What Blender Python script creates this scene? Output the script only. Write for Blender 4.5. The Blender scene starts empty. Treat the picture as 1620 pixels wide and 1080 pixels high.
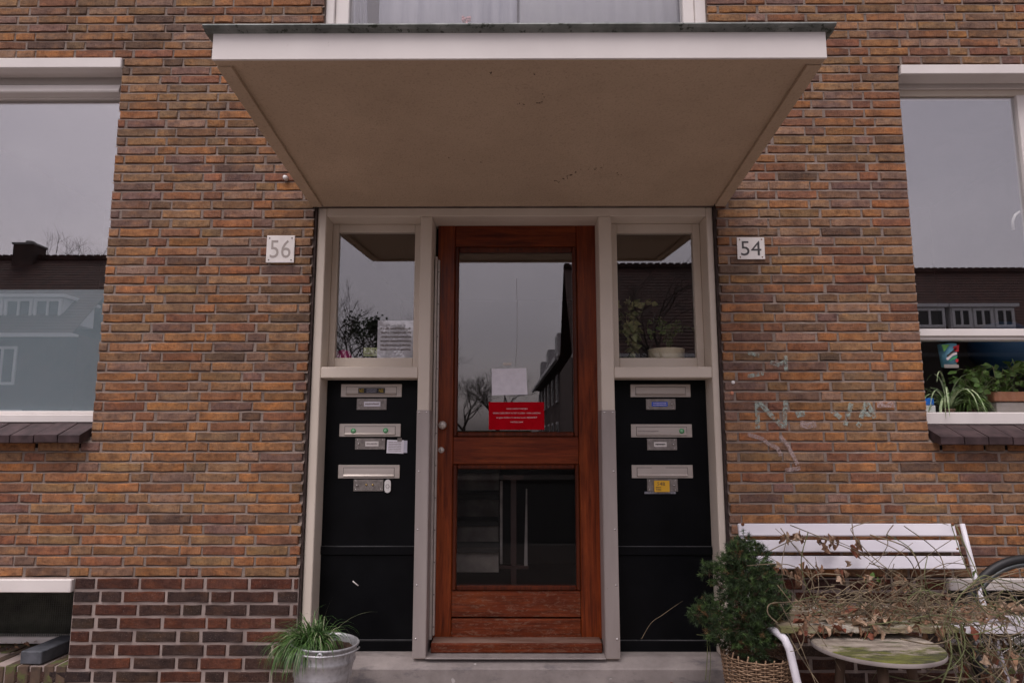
import bpy, bmesh, math, random
from mathutils import Vector, Matrix, Euler, noise as mnoise
R = math.radians
rnd = random.Random(7)
scn = bpy.context.scene
COL = scn.collection

# ------------------------------------------------------------------ camera
CAM = Vector((0.0, -3.63, 1.25))
F, TILT, YAW = 1100.0, 8.13, 0.3
cd = bpy.data.cameras.new('camera'); cam = bpy.data.objects.new('camera', cd); COL.objects.link(cam)
cam.location = CAM; cam.rotation_euler = (R(90 + TILT), 0, R(YAW))
cd.sensor_width = 36; cd.lens = 36 * F / 1620; cd.clip_start = 0.05; cd.clip_end = 600
scn.camera = cam
MR = Euler((R(90 + TILT), 0, R(YAW))).to_matrix()

# ------------------------------------------------------------------ world, sun, exposure (overcast day)
SUN_EL, SUN_AZ = 62, 200
w = bpy.data.worlds.new('World'); scn.world = w; w.use_nodes = True
nt = w.node_tree; nt.nodes.clear()
wo = nt.nodes.new('ShaderNodeOutputWorld'); bg = nt.nodes.new('ShaderNodeBackground')
sky = nt.nodes.new('ShaderNodeTexSky'); sky.sky_type = 'NISHITA'; sky.sun_disc = False
sky.sun_elevation = R(SUN_EL); sky.sun_rotation = R(SUN_AZ); sky.dust_density = 4.0; sky.air_density = 1.2; sky.ozone_density = 1.0
hs = nt.nodes.new('ShaderNodeHueSaturation'); hs.inputs['Saturation'].default_value = 0.22
wt = nt.nodes.new('ShaderNodeMix'); wt.data_type = 'RGBA'; wt.blend_type = 'MULTIPLY'; wt.inputs[0].default_value = 1.0
tc = nt.nodes.new('ShaderNodeTexCoord'); mp = nt.nodes.new('ShaderNodeMapping'); mp.inputs['Scale'].default_value = (1.0, 1.0, 2.6)
cn = nt.nodes.new('ShaderNodeTexNoise'); cn.inputs['Scale'].default_value = 1.7; cn.inputs['Detail'].default_value = 5
cr = nt.nodes.new('ShaderNodeValToRGB')
cr.color_ramp.elements[0].position = .3; cr.color_ramp.elements[0].color = (.84, .76, .84, 1)
cr.color_ramp.elements[1].position = .72; cr.color_ramp.elements[1].color = (1.12, 1.0, 1.05, 1)
nt.links.new(tc.outputs['Generated'], mp.inputs[0]); nt.links.new(mp.outputs[0], cn.inputs['Vector']); nt.links.new(cn.outputs[0], cr.inputs[0])
nt.links.new(sky.outputs[0], hs.inputs['Color']); nt.links.new(hs.outputs[0], wt.inputs[6]); nt.links.new(cr.outputs[0], wt.inputs[7])
nt.links.new(wt.outputs[2], bg.inputs[0]); bg.inputs[1].default_value = 0.10
nt.links.new(bg.outputs[0], wo.inputs[0])
sl = bpy.data.lights.new('sun', 'SUN'); sl.energy = 1.0; sl.angle = R(35); sl.color = (1.0, .95, .92)
so = bpy.data.objects.new('sun', sl); COL.objects.link(so)
so.rotation_euler = (R(90 - SUN_EL), 0, R(180 - SUN_AZ))
scn.view_settings.view_transform = 'Standard'; scn.view_settings.look = 'None'
scn.view_settings.gamma = 1.0; scn.view_settings.use_curve_mapping = False
scn.view_settings.exposure = 0.58

# ------------------------------------------------------------------ measuring helpers
def at(px, py, Y=0.0):
    """the point seen at photo pixel (px,py) on the vertical plane y=Y"""
    d = MR @ Vector(((px - 810) / F, (540 - py) / F, -1.0))
    return CAM + d * ((Y - CAM.y) / d.y)
def mir(px, py, L, g=0.19):
    """the point at distance L before the facade whose mirror image (pane at y=g) is seen at (px,py)"""
    p = at(px, py, L + 2 * g); p.y = -L; return p
def project(p):
    q = MR.transposed() @ (Vector(p) - CAM)
    return 810 + F * q.x / -q.z, 540 - F * q.y / -q.z
def X(px, py=540, Y=0.0): return at(px, py, Y).x
def Z(py, Y=0.0, px=810): return at(px, py, Y).z

# ------------------------------------------------------------------ object helpers
WO = {}
def worg(o): return WO.get(o.name, Vector((0, 0, 0))) if o is not None else Vector((0, 0, 0))
def tag(o, label=None, cat=None, group=None, kind=None):
    if label: o['label'] = label
    if cat: o['category'] = cat
    if group: o['group'] = group
    if kind: o['kind'] = kind
    return o
def thing(name, loc, label, cat, group=None, rz=0):
    o = bpy.data.objects.new(name, None); COL.objects.link(o); o.location = loc; o.rotation_euler.z = rz
    o.empty_display_size = .05
    WO[o.name] = Vector(loc); return tag(o, label, cat, group)
class MB:
    def __init__(s): s.bm = bmesh.new()
    def box(s, x0, x1, y0, y1, z0, z1, c=0.0, M=None):
        if x0 > x1: x0, x1 = x1, x0
        if y0 > y1: y0, y1 = y1, y0
        if z0 > z1: z0, z1 = z1, z0
        t = bmesh.new()
        v = [t.verts.new(p) for p in ((x0,y0,z0),(x1,y0,z0),(x1,y1,z0),(x0,y1,z0),(x0,y0,z1),(x1,y0,z1),(x1,y1,z1),(x0,y1,z1))]
        for f in ((0,3,2,1),(4,5,6,7),(0,1,5,4),(1,2,6,5),(2,3,7,6),(3,0,4,7)): t.faces.new([v[i] for i in f])
        if c > 0: bmesh.ops.bevel(t, geom=list(t.edges), offset=c, segments=1, profile=.5, affect='EDGES')
        s._take(t, M); return s
    def _take(s, t, M=None):
        mp = {}
        for v in t.verts: mp[v] = s.bm.verts.new((M @ v.co) if M else v.co)
        for f in t.faces:
            n = s.bm.faces.new([mp[v] for v in f.verts]); n.smooth = f.smooth
        t.free()
    def poly(s, pts, smooth=False):
        f = s.bm.faces.new([s.bm.verts.new(p) for p in pts]); f.smooth = smooth; return s
    def prism(s, prof, a0, a1, axis='x', M=None):
        """closed profile extruded along an axis; prof in the two other axes"""
        def mk(a, p): return {'x': (a, p[0], p[1]), 'y': (p[0], a, p[1]), 'z': (p[0], p[1], a)}[axis]
        t = bmesh.new()
        A = [t.verts.new(mk(a0, p)) for p in prof]; B = [t.verts.new(mk(a1, p)) for p in prof]
        n = len(prof); t.faces.new(A); t.faces.new(list(reversed(B)))
        for i in range(n): t.faces.new((A[i], B[i], B[(i+1) % n], A[(i+1) % n]))
        bmesh.ops.recalc_face_normals(t, faces=t.faces)
        s._take(t, M); return s
    def tube(s, pts, r, n=6, cap=True, smooth=True):
        pts = [Vector(p) for p in pts]; rs = r if isinstance(r, (list, tuple)) else [r] * len(pts)
        rings = []; up = None
        for i, p in enumerate(pts):
            d = (pts[min(i+1, len(pts)-1)] - pts[max(i-1, 0)])
            if d.length < 1e-9: d = Vector((0, 0, 1))
            d.normalize()
            if up is None: up = d.orthogonal().normalized()
            up = (up - d * up.dot(d))
            if up.length < 1e-6: up = d.orthogonal()
            up.normalize(); q = d.cross(up)
            rings.append([s.bm.verts.new(p + (up * math.cos(2*math.pi*k/n) + q * math.sin(2*math.pi*k/n)) * rs[i]) for k in range(n)])
        for a, b in zip(rings, rings[1:]):
            for k in range(n):
                f = s.bm.faces.new((a[k], a[(k+1) % n], b[(k+1) % n], b[k])); f.smooth = smooth
        if cap and n > 2:
            s.bm.faces.new(list(reversed(rings[0]))); s.bm.faces.new(rings[-1])
        return s
    def lathe(s, prof, c, n=32, axis='z', M=None, smooth=True):
        c = Vector(c); rings = []
        t = bmesh.new()
        for (r, h) in prof:
            ring = []
            for k in range(n):
                a = 2*math.pi*k/n
                if axis == 'z': p = (r*math.cos(a), r*math.sin(a), h)
                else: p = (r*math.cos(a), h, r*math.sin(a))
                ring.append(t.verts.new(Vector(p) + c))
            rings.append(ring)
        for a, b in zip(rings, rings[1:]):
            for k in range(n):
                f = t.faces.new((a[k], a[(k+1) % n], b[(k+1) % n], b[k])); f.smooth = smooth
        bmesh.ops.remove_doubles(t, verts=t.verts, dist=1e-6)
        bmesh.ops.recalc_face_normals(t, faces=t.faces)
        s._take(t, M); return s
    def build(s, name, mat, parent=None, label=None, kind=None, org=None, **kw):
        vs = s.bm.verts
        if not len(vs): s.bm.free(); return None
        if org is None:
            lo = Vector((min(v.co.x for v in vs), min(v.co.y for v in vs), min(v.co.z for v in vs)))
            hi = Vector((max(v.co.x for v in vs), max(v.co.y for v in vs), max(v.co.z for v in vs)))
            org = (lo + hi) / 2
            if parent is None: org.z = lo.z
        org = Vector(org)
        for v in vs: v.co -= org
        me = bpy.data.meshes.new(name); s.bm.to_mesh(me); s.bm.free()
        if mat: me.materials.append(mat)
        o = bpy.data.objects.new(name, me); COL.objects.link(o)
        if parent is not None: o.parent = parent
        o.location = org - worg(parent); WO[o.name] = org
        return tag(o, label, kw.get('cat'), kw.get('group'), kind)
def bx(name, mat, parent, x0, x1, y0, y1, z0, z1, c=0.003, **kw):
    return MB().box(x0, x1, y0, y1, z0, z1, c).build(name, mat, parent, **kw)

# ------------------------------------------------------------------ materials
class NT:
    def __init__(s, name):
        s.m = bpy.data.materials.new(name); s.m.use_nodes = True; s.t = s.m.node_tree; s.t.nodes.clear()
        s.out = s.n('ShaderNodeOutputMaterial'); s.p = s.n('ShaderNodeBsdfPrincipled'); s.l(s.p.outputs[0], s.out.inputs[0])
    def n(s, t, **kw):
        x = s.t.nodes.new(t)
        for k, v in kw.items(): setattr(x, k, v)
        return x
    def l(s, a, b): s.t.links.new(a, b)
    def coord(s, world=False, sc=(1, 1, 1)):
        m = s.n('ShaderNodeMapping'); m.inputs['Scale'].default_value = sc
        if world: s.l(s.n('ShaderNodeNewGeometry').outputs['Position'], m.inputs[0])
        else: s.l(s.n('ShaderNodeTexCoord').outputs['Object'], m.inputs[0])
        return m.outputs[0]
    def noise(s, co, scale, det=4, rough=.55, dist=0):
        x = s.n('ShaderNodeTexNoise'); x.inputs['Scale'].default_value = scale; x.inputs['Detail'].default_value = det
        x.inputs['Roughness'].default_value = rough; x.inputs['Distortion'].default_value = dist; s.l(co, x.inputs['Vector']); return x.outputs[0]
    def ramp(s, fac, stops):
        r = s.n('ShaderNodeValToRGB'); e = r.color_ramp.elements
        while len(e) < len(stops): e.new(.5)
        for i, (p, c) in enumerate(stops):
            e[i].position = p; e[i].color = (*c, 1) if len(c) == 3 else c
        s.l(fac, r.inputs[0]); return r.outputs[0]
    def mix(s, fac, a, b, mode='MIX'):
        m = s.n('ShaderNodeMix', data_type='RGBA', blend_type=mode)
        for i, v in ((0, fac), (6, a), (7, b)):
            if isinstance(v, (int, float)): m.inputs[i].default_value = v
            elif isinstance(v, tuple): m.inputs[i].default_value = (*v, 1)
            else: s.l(v, m.inputs[i])
        return m.outputs[2]
    def math(s, op, a, b=0.0):
        m = s.n('ShaderNodeMath', operation=op)
        for i, v in ((0, a), (1, b)):
            if isinstance(v, (int, float)): m.inputs[i].default_value = v
            else: s.l(v, m.inputs[i])
        return m.outputs[0]
    def bump(s, h, st=.3, dist=.01):
        b = s.n('ShaderNodeBump'); b.inputs['Strength'].default_value = st; b.inputs['Distance'].default_value = dist
        s.l(h, b.inputs['Height']); s.l(b.outputs[0], s.p.inputs['Normal'])
    def fin(s, col, rough=.6, metal=0.0, spec=.5, coat=0.0):
        if isinstance(col, tuple): s.p.inputs['Base Color'].default_value = (*col, 1)
        else: s.l(col, s.p.inputs['Base Color'])
        if isinstance(rough, (int, float)): s.p.inputs['Roughness'].default_value = rough
        else: s.l(rough, s.p.inputs['Roughness'])
        s.p.inputs['Metallic'].default_value = metal; s.p.inputs['Specular IOR Level'].default_value = spec
        s.p.inputs['Coat Weight'].default_value = coat; s.p.inputs['Coat Roughness'].default_value = .15
        return s.m
def mix2(name, a, b, scale=8, rough=.6, det=5, bump=.15, bd=.002, bs=None, lo=.35, hi=.65, world=True, sc=(1,1,1), metal=0, spec=.5, coat=0, dirt=None):
    n = NT(name); co = n.coord(world, sc); f = n.noise(co, scale, det)
    c = n.ramp(f, [(lo, a), (hi, b)])
    if dirt:
        col, ds, th = dirt; d = n.noise(n.coord(world), ds, 8, .7)
        c = n.mix(n.ramp(d, [(th, (0, 0, 0)), (th + .06, (1, 1, 1))]), c, col)
    if bump: n.bump(n.noise(n.coord(world), bs or scale * 6, 4), bump, bd)
    return n.fin(c, rough, metal, spec, coat)

def brick_mat(name, source):
    n = NT(name); co = n.coord(True)
    if source == 'obj': base = n.n('ShaderNodeObjectInfo').outputs['Color']
    else:
        a = n.n('ShaderNodeAttribute'); a.attribute_name = 'Col'; base = a.outputs['Color']
    blot = n.noise(co, 14, 5, .6)
    c = n.mix(n.ramp(blot, [(.40, (0, 0, 0)), (.66, (.85, .85, .85))]), base, n.mix(1.0, base, (.50, .47, .52), 'MULTIPLY'))
    warm = n.noise(n.coord(True, (1, 1, 2.2)), 9, 4, .6)
    c = n.mix(n.ramp(warm, [(.48, (0, 0, 0)), (.66, (.7, .7, .7))]), c, n.mix(1.0, c, (1.5, 1.25, .85), 'MULTIPLY'))
    streak = n.noise(n.coord(True, (1, .2, .22)), 150, 3, .6)
    c = n.mix(n.ramp(streak, [(.5, (0, 0, 0)), (.68, (.5, .5, .5))]), c, n.mix(1.0, c, (.5, .45, .45), 'MULTIPLY'))
    sp = n.noise(co, 420, 2, .5)
    c = n.mix(n.ramp(sp, [(.66, (0, 0, 0)), (.72, (.75, .75, .75))]), c, (.04, .03, .028))
    pal = n.noise(co, 210, 3, .6)
    c = n.mix(n.ramp(pal, [(.60, (0, 0, 0)), (.76, (.5, .5, .5))]), c, (.48, .37, .31))
    soot = n.noise(n.coord(True, (1, 1, 1.6)), 38, 6, .72)
    c = n.mix(n.ramp(soot, [(.50, (0, 0, 0)), (.68, (.72, .72, .72))]), c, n.mix(1.0, c, (.38, .33, .31), 'MULTIPLY'))
    big = n.noise(co, 1.3, 3)
    c = n.mix(n.ramp(big, [(.42, (0, 0, 0)), (.72, (.5, .5, .5))]), c, n.mix(1.0, c, (.74, .70, .68), 'MULTIPLY'))
    run = n.noise(n.coord(True, (1, 1, .12)), 5.5, 5, .7)
    c = n.mix(n.ramp(run, [(.54, (0, 0, 0)), (.70, (.45, .45, .45))]), c, n.mix(1.0, c, (.55, .52, .50), 'MULTIPLY'))
    h = n.math('ADD', n.math('MULTIPLY', n.noise(co, 55, 5, .6), .6), n.math('MULTIPLY', n.noise(co, 330, 3, .6), .4))
    n.bump(h, 1.0, .008)
    return n.fin(c, .86, 0, .3)
M = {}
M['brick'] = brick_mat('brick_face', 'obj'); M['brick_s'] = brick_mat('brick_face_joined', 'attr')
n = NT('mortar'); co = n.coord(True); f = n.noise(co, 7, 6)
c = n.ramp(f, [(.3, (.17, .13, .108)), (.7, (.31, .25, .215))])
c = n.mix(n.ramp(n.noise(co, 160, 3), [(.55, (0, 0, 0)), (.7, (.6, .6, .6))]), c, (.14, .105, .09))
n.bump(n.noise(co, 190, 4, .7), .7, .004); M['mortar'] = n.fin(c, .95, 0, .15)

def white(name, a, b, dirt=(.34, .28, .24), th=.66):
    n = NT(name); co = n.coord(True)
    c = n.ramp(n.noise(co, 3.5, 6), [(.3, a), (.7, b)])
    c = n.mix(n.ramp(n.noise(n.coord(True, (1, 1, .35)), 26, 8, .75), [(th, (0, 0, 0)), (th + .09, (.65, .65, .65))]), c, dirt)
    n.bump(n.noise(co, 60, 4), .12, .003); return n.fin(c, .5, 0, .4)
M['white'] = white('white_paint', (.69, .645, .615), (.77, .725, .69))
M['cream'] = white('cream_paint', (.64, .565, .475), (.70, .62, .53), th=.68)
n = NT('pale_mortar'); co = n.coord(True)
c = n.ramp(n.noise(co, 7, 6), [(.3, (.25, .20, .18)), (.7, (.42, .345, .31))])
n.bump(n.noise(co, 190, 4, .7), .7, .004); M['mortar_l'] = n.fin(c, .95, 0, .15)
M['soffit'] = None
n = NT('soffit_paint'); co = n.coord(True)
c = n.ramp(n.noise(co, 2.2, 7, .65), [(.3, (.47, .36, .255)), (.7, (.58, .45, .325))])
c = n.mix(n.ramp(n.noise(n.coord(True, (1, 1.6, 1)), 11, 8, .8), [(.64, (0, 0, 0)), (.73, (.4, .4, .4))]), c, (.22, .16, .115))
c = n.mix(n.ramp(n.noise(n.coord(True, (1, 2.6, 1)), 36, 3, .6), [(.755, (0, 0, 0)), (.765, (1, 1, 1))]), c, (.03, .02, .014))
c = n.mix(n.ramp(n.noise(co, 95, 4, .7), [(.52, (0, 0, 0)), (.70, (.45, .45, .45))]), c, (.26, .19, .135))
n.bump(n.noise(co, 120, 4, .6), .7, .005); M['soffit'] = n.fin(c, .85, 0, .2)
M['black'] = mix2('black_gloss_paint', (.0018, .0021, .0028), (.0042, .0046, .0058), 5, .42, bump=.1, bs=9, bd=.004, spec=.12, dirt=((.05, .05, .05), 160, .76))
M['edge_light'] = mix2('painted_edge_light', (.035, .036, .038), (.10, .10, .105), 14, .5, sc=(.3, 1, 1), bump=0)  # paler grey that paints in the light caught along a top edge
M['steel'] = mix2('brushed_steel_strip', (.33, .285, .265), (.43, .38, .355), 6, .5, sc=(1, 1, .15), metal=.35, bump=.08, dirt=((.25, .21, .19), 30, .68))
M['alu'] = mix2('aluminium_plate', (.50, .45, .405), (.57, .51, .465), 12, .42, sc=(.1, 1, 3), metal=.45, bump=.05)
M['alu_dark'] = mix2('dull_aluminium_plate', (.20, .178, .165), (.30, .27, .25), 40, .48, metal=.5, bump=.2, dirt=((.10, .085, .08), 90, .62))
M['chrome'] = NT('chrome').fin((.62, .6, .58), .2, 1.0)
M['brass'] = NT('brass').fin((.6, .42, .16), .3, 1.0)
M['zinc'] = mix2('weathered_zinc', (.12, .135, .125), (.24, .26, .245), 14, .6, sc=(1, 1, 1), metal=.3, bump=.3, dirt=((.035, .045, .03), 40, .56))
M['galv'] = None
n = NT('galvanised_steel'); co = n.coord(True)
v = n.n('ShaderNodeTexVoronoi'); v.inputs['Scale'].default_value = 60; n.l(co, v.inputs['Vector'])
c = n.ramp(n.noise(co, 9, 6), [(.3, (.36, .365, .38)), (.7, (.55, .555, .57))])
c = n.mix(.25, c, n.ramp(v.outputs['Distance'], [(.0, (.25,)*3), (.6, (.75,)*3)]), 'OVERLAY')
c = n.mix(n.ramp(n.noise(n.coord(True, (1, 1, .3)), 22, 7, .7), [(.56, (0, 0, 0)), (.68, (.7, .7, .7))]), c, (.20, .20, .20))
n.bump(n.noise(co, 20, 3), .2, .004); M['galv'] = n.fin(c, n.ramp(n.noise(co, 15, 4), [(.3, (.38,)*3), (.7, (.6,)*3)]), .55)
def wood(name, d, l, axis, scuff=0.0):
    n = NT(name)
    sc = {'z': (1, 1, .06), 'x': (.06, 1, 1)}[axis]
    co = n.coord(True, sc)
    g = n.noise(co, 46, 7, .65, .6)
    c = n.ramp(g, [(.3, d), (.62, l), (.8, tuple(v * 1.25 for v in l))])
    big = n.noise(n.coord(True, tuple(min(1, s * 6) for s in sc)), 5, 5, .7)
    c = n.mix(n.ramp(big, [(.45, (0, 0, 0)), (.75, (.8, .8, .8))]), c, n.mix(1.0, c, (1.55, 1.9, 1.6), 'MULTIPLY'))
    c = n.mix(n.ramp(n.noise(co, 120, 3, .6), [(.52, (0, 0, 0)), (.64, (.5, .5, .5))]), c, n.mix(1.0, c, (.5, .5, .5), 'MULTIPLY'))
    if scuff:
        s1 = n.ramp(n.noise(n.coord(True, (.35, 1, 1)), 60, 8, .8, 1.2), [(.60 - .12*scuff, (0, 0, 0)), (.70 - .08*scuff, (scuff,)*3)])
        c = n.mix(s1, c, (.21, .125, .085))
    n.bump(n.noise(co, 90, 4), .18, .002)
    return n.fin(c, n.ramp(g, [(.3, (.30,)*3), (.7, (.44,)*3)]), 0, .22, .06)
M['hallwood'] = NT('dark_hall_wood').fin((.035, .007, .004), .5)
M['wood_v'] = wood('mahogany_upright', (.066, .0095, .0026), (.225, .041, .0085), 'z')
M['wood_h'] = wood('mahogany_across', (.060, .0085, .0024), (.18, .031, .007), 'x')
M['wood_s'] = wood('mahogany_scuffed', (.060, .010, .0035), (.175, .034, .010), 'x', .75)
M['wood_d'] = wood('mahogany_moulding', (.040, .0075, .003), (.10, .019, .006), 'z')
def glass(name, ior, tint=(.98, .99, .985)):
    n = NT(name); n.t.nodes.remove(n.p)
    tr = n.n('ShaderNodeBsdfTransparent'); tr.inputs[0].default_value = (*tint, 1)
    gl = n.n('ShaderNodeBsdfGlossy'); gl.inputs['Roughness'].default_value = .0; gl.inputs[0].default_value = (1, .98, .99, 1)
    lw = n.n('ShaderNodeLayerWeight'); lw.inputs[0].default_value = .5; f0 = ((ior - 1)/(ior + 1))**2
    fr = n.n('ShaderNodeMath', operation='MULTIPLY_ADD'); fr.inputs[1].default_value = 1 - f0; fr.inputs[2].default_value = f0
    n.l(n.math('POWER', lw.outputs['Facing'], 5.0), fr.inputs[0])
    b = n.n('ShaderNodeBump'); b.inputs['Strength'].default_value = .012; b.inputs['Distance'].default_value = .01
    n.l(n.noise(n.coord(True), 1.6, 0), b.inputs['Height']); n.l(b.outputs[0], gl.inputs['Normal'])
    mx = n.n('ShaderNodeMixShader'); n.l(fr.outputs[0], mx.inputs[0]); n.l(tr.outputs[0], mx.inputs[1]); n.l(gl.outputs[0], mx.inputs[2])
    n.l(mx.outputs[0], n.out.inputs[0]); return n.m
M['glass'] = glass('window_glass', 2.02); M['glass_big'] = glass('double_glazing', 2.85)
M['glass_low'] = glass('single_glazing', 1.24)
M['glass_up'] = glass('first_floor_glazing', 1.8)
M['stone'] = None
n = NT('doorstep_stone'); co = n.coord(True)
c = n.ramp(n.noise(co, 4, 8, .7), [(.3, (.20, .175, .165)), (.7, (.36, .32, .30))])
c = n.mix(n.ramp(n.noise(n.coord(True, (.4, 1, 1)), 9, 6, .7), [(.54, (0, 0, 0)), (.66, (.75, .75, .75))]), c, (.12, .11, .12))
c = n.mix(n.ramp(n.noise(co, 18, 2, .4), [(.74, (0, 0, 0)), (.76, (.8, .8, .8))]), c, (.52, .49, .47))
n.bump(n.noise(co, 90, 5, .7), .5, .004); M['stone'] = n.fin(c, .85, 0, .3)
M['meshwire'] = NT('dark_wire').fin((.05, .052, .045), .6, .3)
M['mossy'] = mix2('damp_concrete', (.02, .022, .015), (.11, .115, .08), 7, .9, bump=.6)
M['slate'] = mix2('slate_block', (.055, .06, .07), (.095, .10, .115), 20, .7, bump=.5, bd=.003)
M['tile'] = mix2('brown_glazed_tile', (.035, .022, .023), (.072, .046, .047), 16, .62, spec=.25, bump=.3, bd=.002, dirt=((.30, .26, .24), 60, .75))
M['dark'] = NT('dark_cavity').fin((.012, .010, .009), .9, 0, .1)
M['caulk'] = mix2('dark_joint_filler', (.022, .012, .010), (.06, .04, .035), 40, .9, bump=.6)
M['film'] = mix2('frosted_blue_film', (.34, .41, .45), (.37, .44, .485), 2, .6, bump=0)
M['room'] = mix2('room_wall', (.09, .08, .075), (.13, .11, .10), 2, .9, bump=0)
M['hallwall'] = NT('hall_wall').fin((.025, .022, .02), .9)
M['tread'] = mix2('stair_board', (.10, .08, .07), (.20, .17, .15), 8, .7, bump=.1)
M['curtain'] = mix2('pale_curtain', (.20, .20, .24), (.32, .31, .35), 6, .9, sc=(3, 1, .2), bump=0)
M['paper'] = mix2('white_paper', (.72, .70, .76), (.80, .78, .84), 30, .8, bump=.1)
M['paper2'] = mix2('cool_paper', (.52, .52, .62), (.62, .62, .70), 30, .8, bump=.1)
M['red'] = mix2('red_sign', (.40, .0015, .008), (.46, .002, .010), 20, .8, bump=0, spec=.05)
M['letter'] = NT('white_lettering').fin((.78, .66, .66), .6)
M['ink'] = NT('dark_lettering').fin((.05, .045, .045), .6)
M['inkgrey'] = NT('faded_grey_lettering').fin((.28, .24, .23), .6)
M['enamel'] = mix2('white_enamel', (.68, .64, .61), (.76, .72, .69), 20, .3, bump=.05, dirt=((.34, .24, .18), 70, .7))
M['rust'] = mix2('rust', (.12, .04, .015), (.25, .10, .04), 60, .9)
M['yellow'] = NT('yellow_print').fin((.62, .45, .03), .6)
M['sticky'] = NT('yellow_note').fin((.75, .42, .03), .7)
M['stickblk'] = NT('black_sticker').fin((.012, .010, .02), .4)
M['blue'] = NT('blue_label').fin((.02, .09, .55), .5)
M['green'] = NT('green_sticker').fin((.05, .36, .12), .5); M['green2'] = NT('pale_green_sticker').fin((.30, .60, .36), .5)
M['plastic'] = NT('white_plastic').fin((.74, .72, .70), .35)
M['soil'] = mix2('potting_soil', (.035, .018, .010), (.11, .05, .028), 60, .95, bump=1, bd=.01)
M['benchw'] = None
n = NT('bench_white_paint'); co = n.coord(True, (.3, 1, 1))
c = n.ramp(n.noise(co, 9, 6), [(.3, (.66, .64, .69)), (.7, (.76, .74, .78))])
c = n.mix(n.ramp(n.noise(n.coord(True, (.5, 1, 1)), 48, 6, .8), [(.66, (0, 0, 0)), (.70, (1, 1, 1))]), c, (.24, .12, .06))
n.bump(n.noise(co, 50, 4), .2, .002); M['benchw'] = n.fin(c, .4, 0, .4)
n = NT('rotten_mossy_board'); co = n.coord(True, (.3, 1, 1))
c = n.ramp(n.noise(co, 16, 7, .7), [(.3, (.13, .09, .06)), (.5, (.30, .24, .16)), (.62, (.60, .57, .50))])
c = n.mix(n.ramp(n.noise(co, 7, 6, .7), [(.50, (0, 0, 0)), (.60, (.75, .75, .75))]), c, (.15, .16, .045))
c = n.mix(n.ramp(n.noise(co, 24, 5, .7), [(.56, (0, 0, 0)), (.62, (.9, .9, .9))]), c, (.04, .028, .018))
n.bump(n.noise(co, 60, 6, .7), 1.0, .012); M['rotten'] = n.fin(c, .9)
n = NT('mossy_table_top'); co = n.coord(True, (.35, 1, 1))
c = n.ramp(n.noise(co, 26, 6, .7), [(.35, (.16, .13, .10)), (.65, (.40, .35, .29))])
sx = n.n('ShaderNodeSeparateXYZ'); n.l(n.coord(True), sx.inputs[0])
m1 = n.math('ADD', n.math('MULTIPLY', n.noise(n.coord(True, (.6, 1.4, 1)), 9, 8, .75), 1.2), n.math('MULTIPLY', n.math('ADD', sx.outputs[1], .80), -1.6))
c = n.mix(n.ramp(m1, [(.40, (0, 0, 0)), (.52, (.95, .95, .95))]), c, n.ramp(n.noise(co, 18, 6, .7), [(.4, (.035, .038, .012)), (.62, (.145, .155, .02))]))
c = n.mix(n.ramp(n.noise(co, 12, 6, .7), [(.58, (0, 0, 0)), (.68, (.8, .8, .8))]), c, (.05, .055, .02))
n.bump(n.noise(co, 90, 6, .7), .8, .004); M['moss'] = n.fin(c, .95)
M['greywood'] = mix2('weathered_grey_wood', (.20, .17, .16), (.34, .30, .28), 12, .8, sc=(.2, 1, 1), bump=.4)
M['brownwood'] = mix2('brown_wood', (.06, .035, .022), (.14, .085, .055), 14, .8, sc=(1, 1, .15), bump=.4)
M['wicker'] = mix2('wicker', (.13, .075, .04), (.36, .24, .15), 60, .8, bump=.4)
M['stem'] = mix2('vine_stem', (.06, .045, .028), (.27, .21, .13), 14, .8, bump=0)
M['stemg'] = mix2('green_vine_stem', (.07, .085, .028), (.17, .18, .075), 9, .7, bump=0)
M['leafb'] = mix2('dead_leaf', (.085, .042, .024), (.33, .19, .11), 40, .85, bump=.5)
M['leafr'] = mix2('red_brown_leaf', (.12, .03, .015), (.26, .09, .05), 40, .8, bump=.5)
M['leafp'] = mix2('pale_dead_leaf', (.30, .20, .13), (.52, .38, .27), 40, .85, bump=.5)
M['leafg'] = mix2('green_leaf', (.06, .13, .02), (.14, .22, .05), 30, .6, bump=.2)
M['needle'] = mix2('spruce_needles', (.008, .022, .006), (.042, .078, .020), 26, .65, bump=0)
M['needlet'] = mix2('lit_spruce_tips', (.028, .065, .014), (.09, .155, .04), 30, .6, bump=0)  # paler tip green, also painting in light on the outer needles
M['needleb'] = mix2('dry_needles', (.10, .055, .02), (.20, .12, .05), 22, .8, bump=0)
M['grass'] = mix2('grass_blades', (.022, .070, .012), (.085, .17, .04), 30, .55, bump=0)
M['grassl'] = mix2('pale_grass_blades', (.16, .20, .10), (.34, .36, .22), 30, .6, bump=0)
M['striped'] = mix2('spider_plant_leaf', (.10, .20, .05), (.42, .48, .30), 40, .5, bump=0)
M['house_plant'] = mix2('house_plant_leaf', (.08, .14, .03), (.42, .42, .18), 20, .5, bump=0)
M['rubber'] = NT('black_rubber').fin((.012, .012, .013), .55)
M['rim'] = NT('bicycle_rim').fin((.10, .11, .11), .45, .6)
M['bikeblack'] = NT('bicycle_paint').fin((.01, .01, .012), .25)
M['roof'] = mix2('clay_roof_tiles', (.034, .013, .009), (.075, .029, .020), 3, .8, bump=.3, bd=.05)
M['housebrick'] = mix2('dark_house_brick', (.05, .032, .028), (.10, .06, .05), 2, .9, bump=.3, bd=.03, bs=9)
M['housewhite'] = NT('far_white_paint').fin((.75, .74, .74), .6)
M['bark'] = mix2('bark', (.035, .028, .022), (.09, .07, .055), 3, .9, bump=.4, bd=.02)
M['ever'] = mix2('evergreen_leaves', (.02, .04, .012), (.06, .10, .03), 1.5, .7, bump=0)
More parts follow.
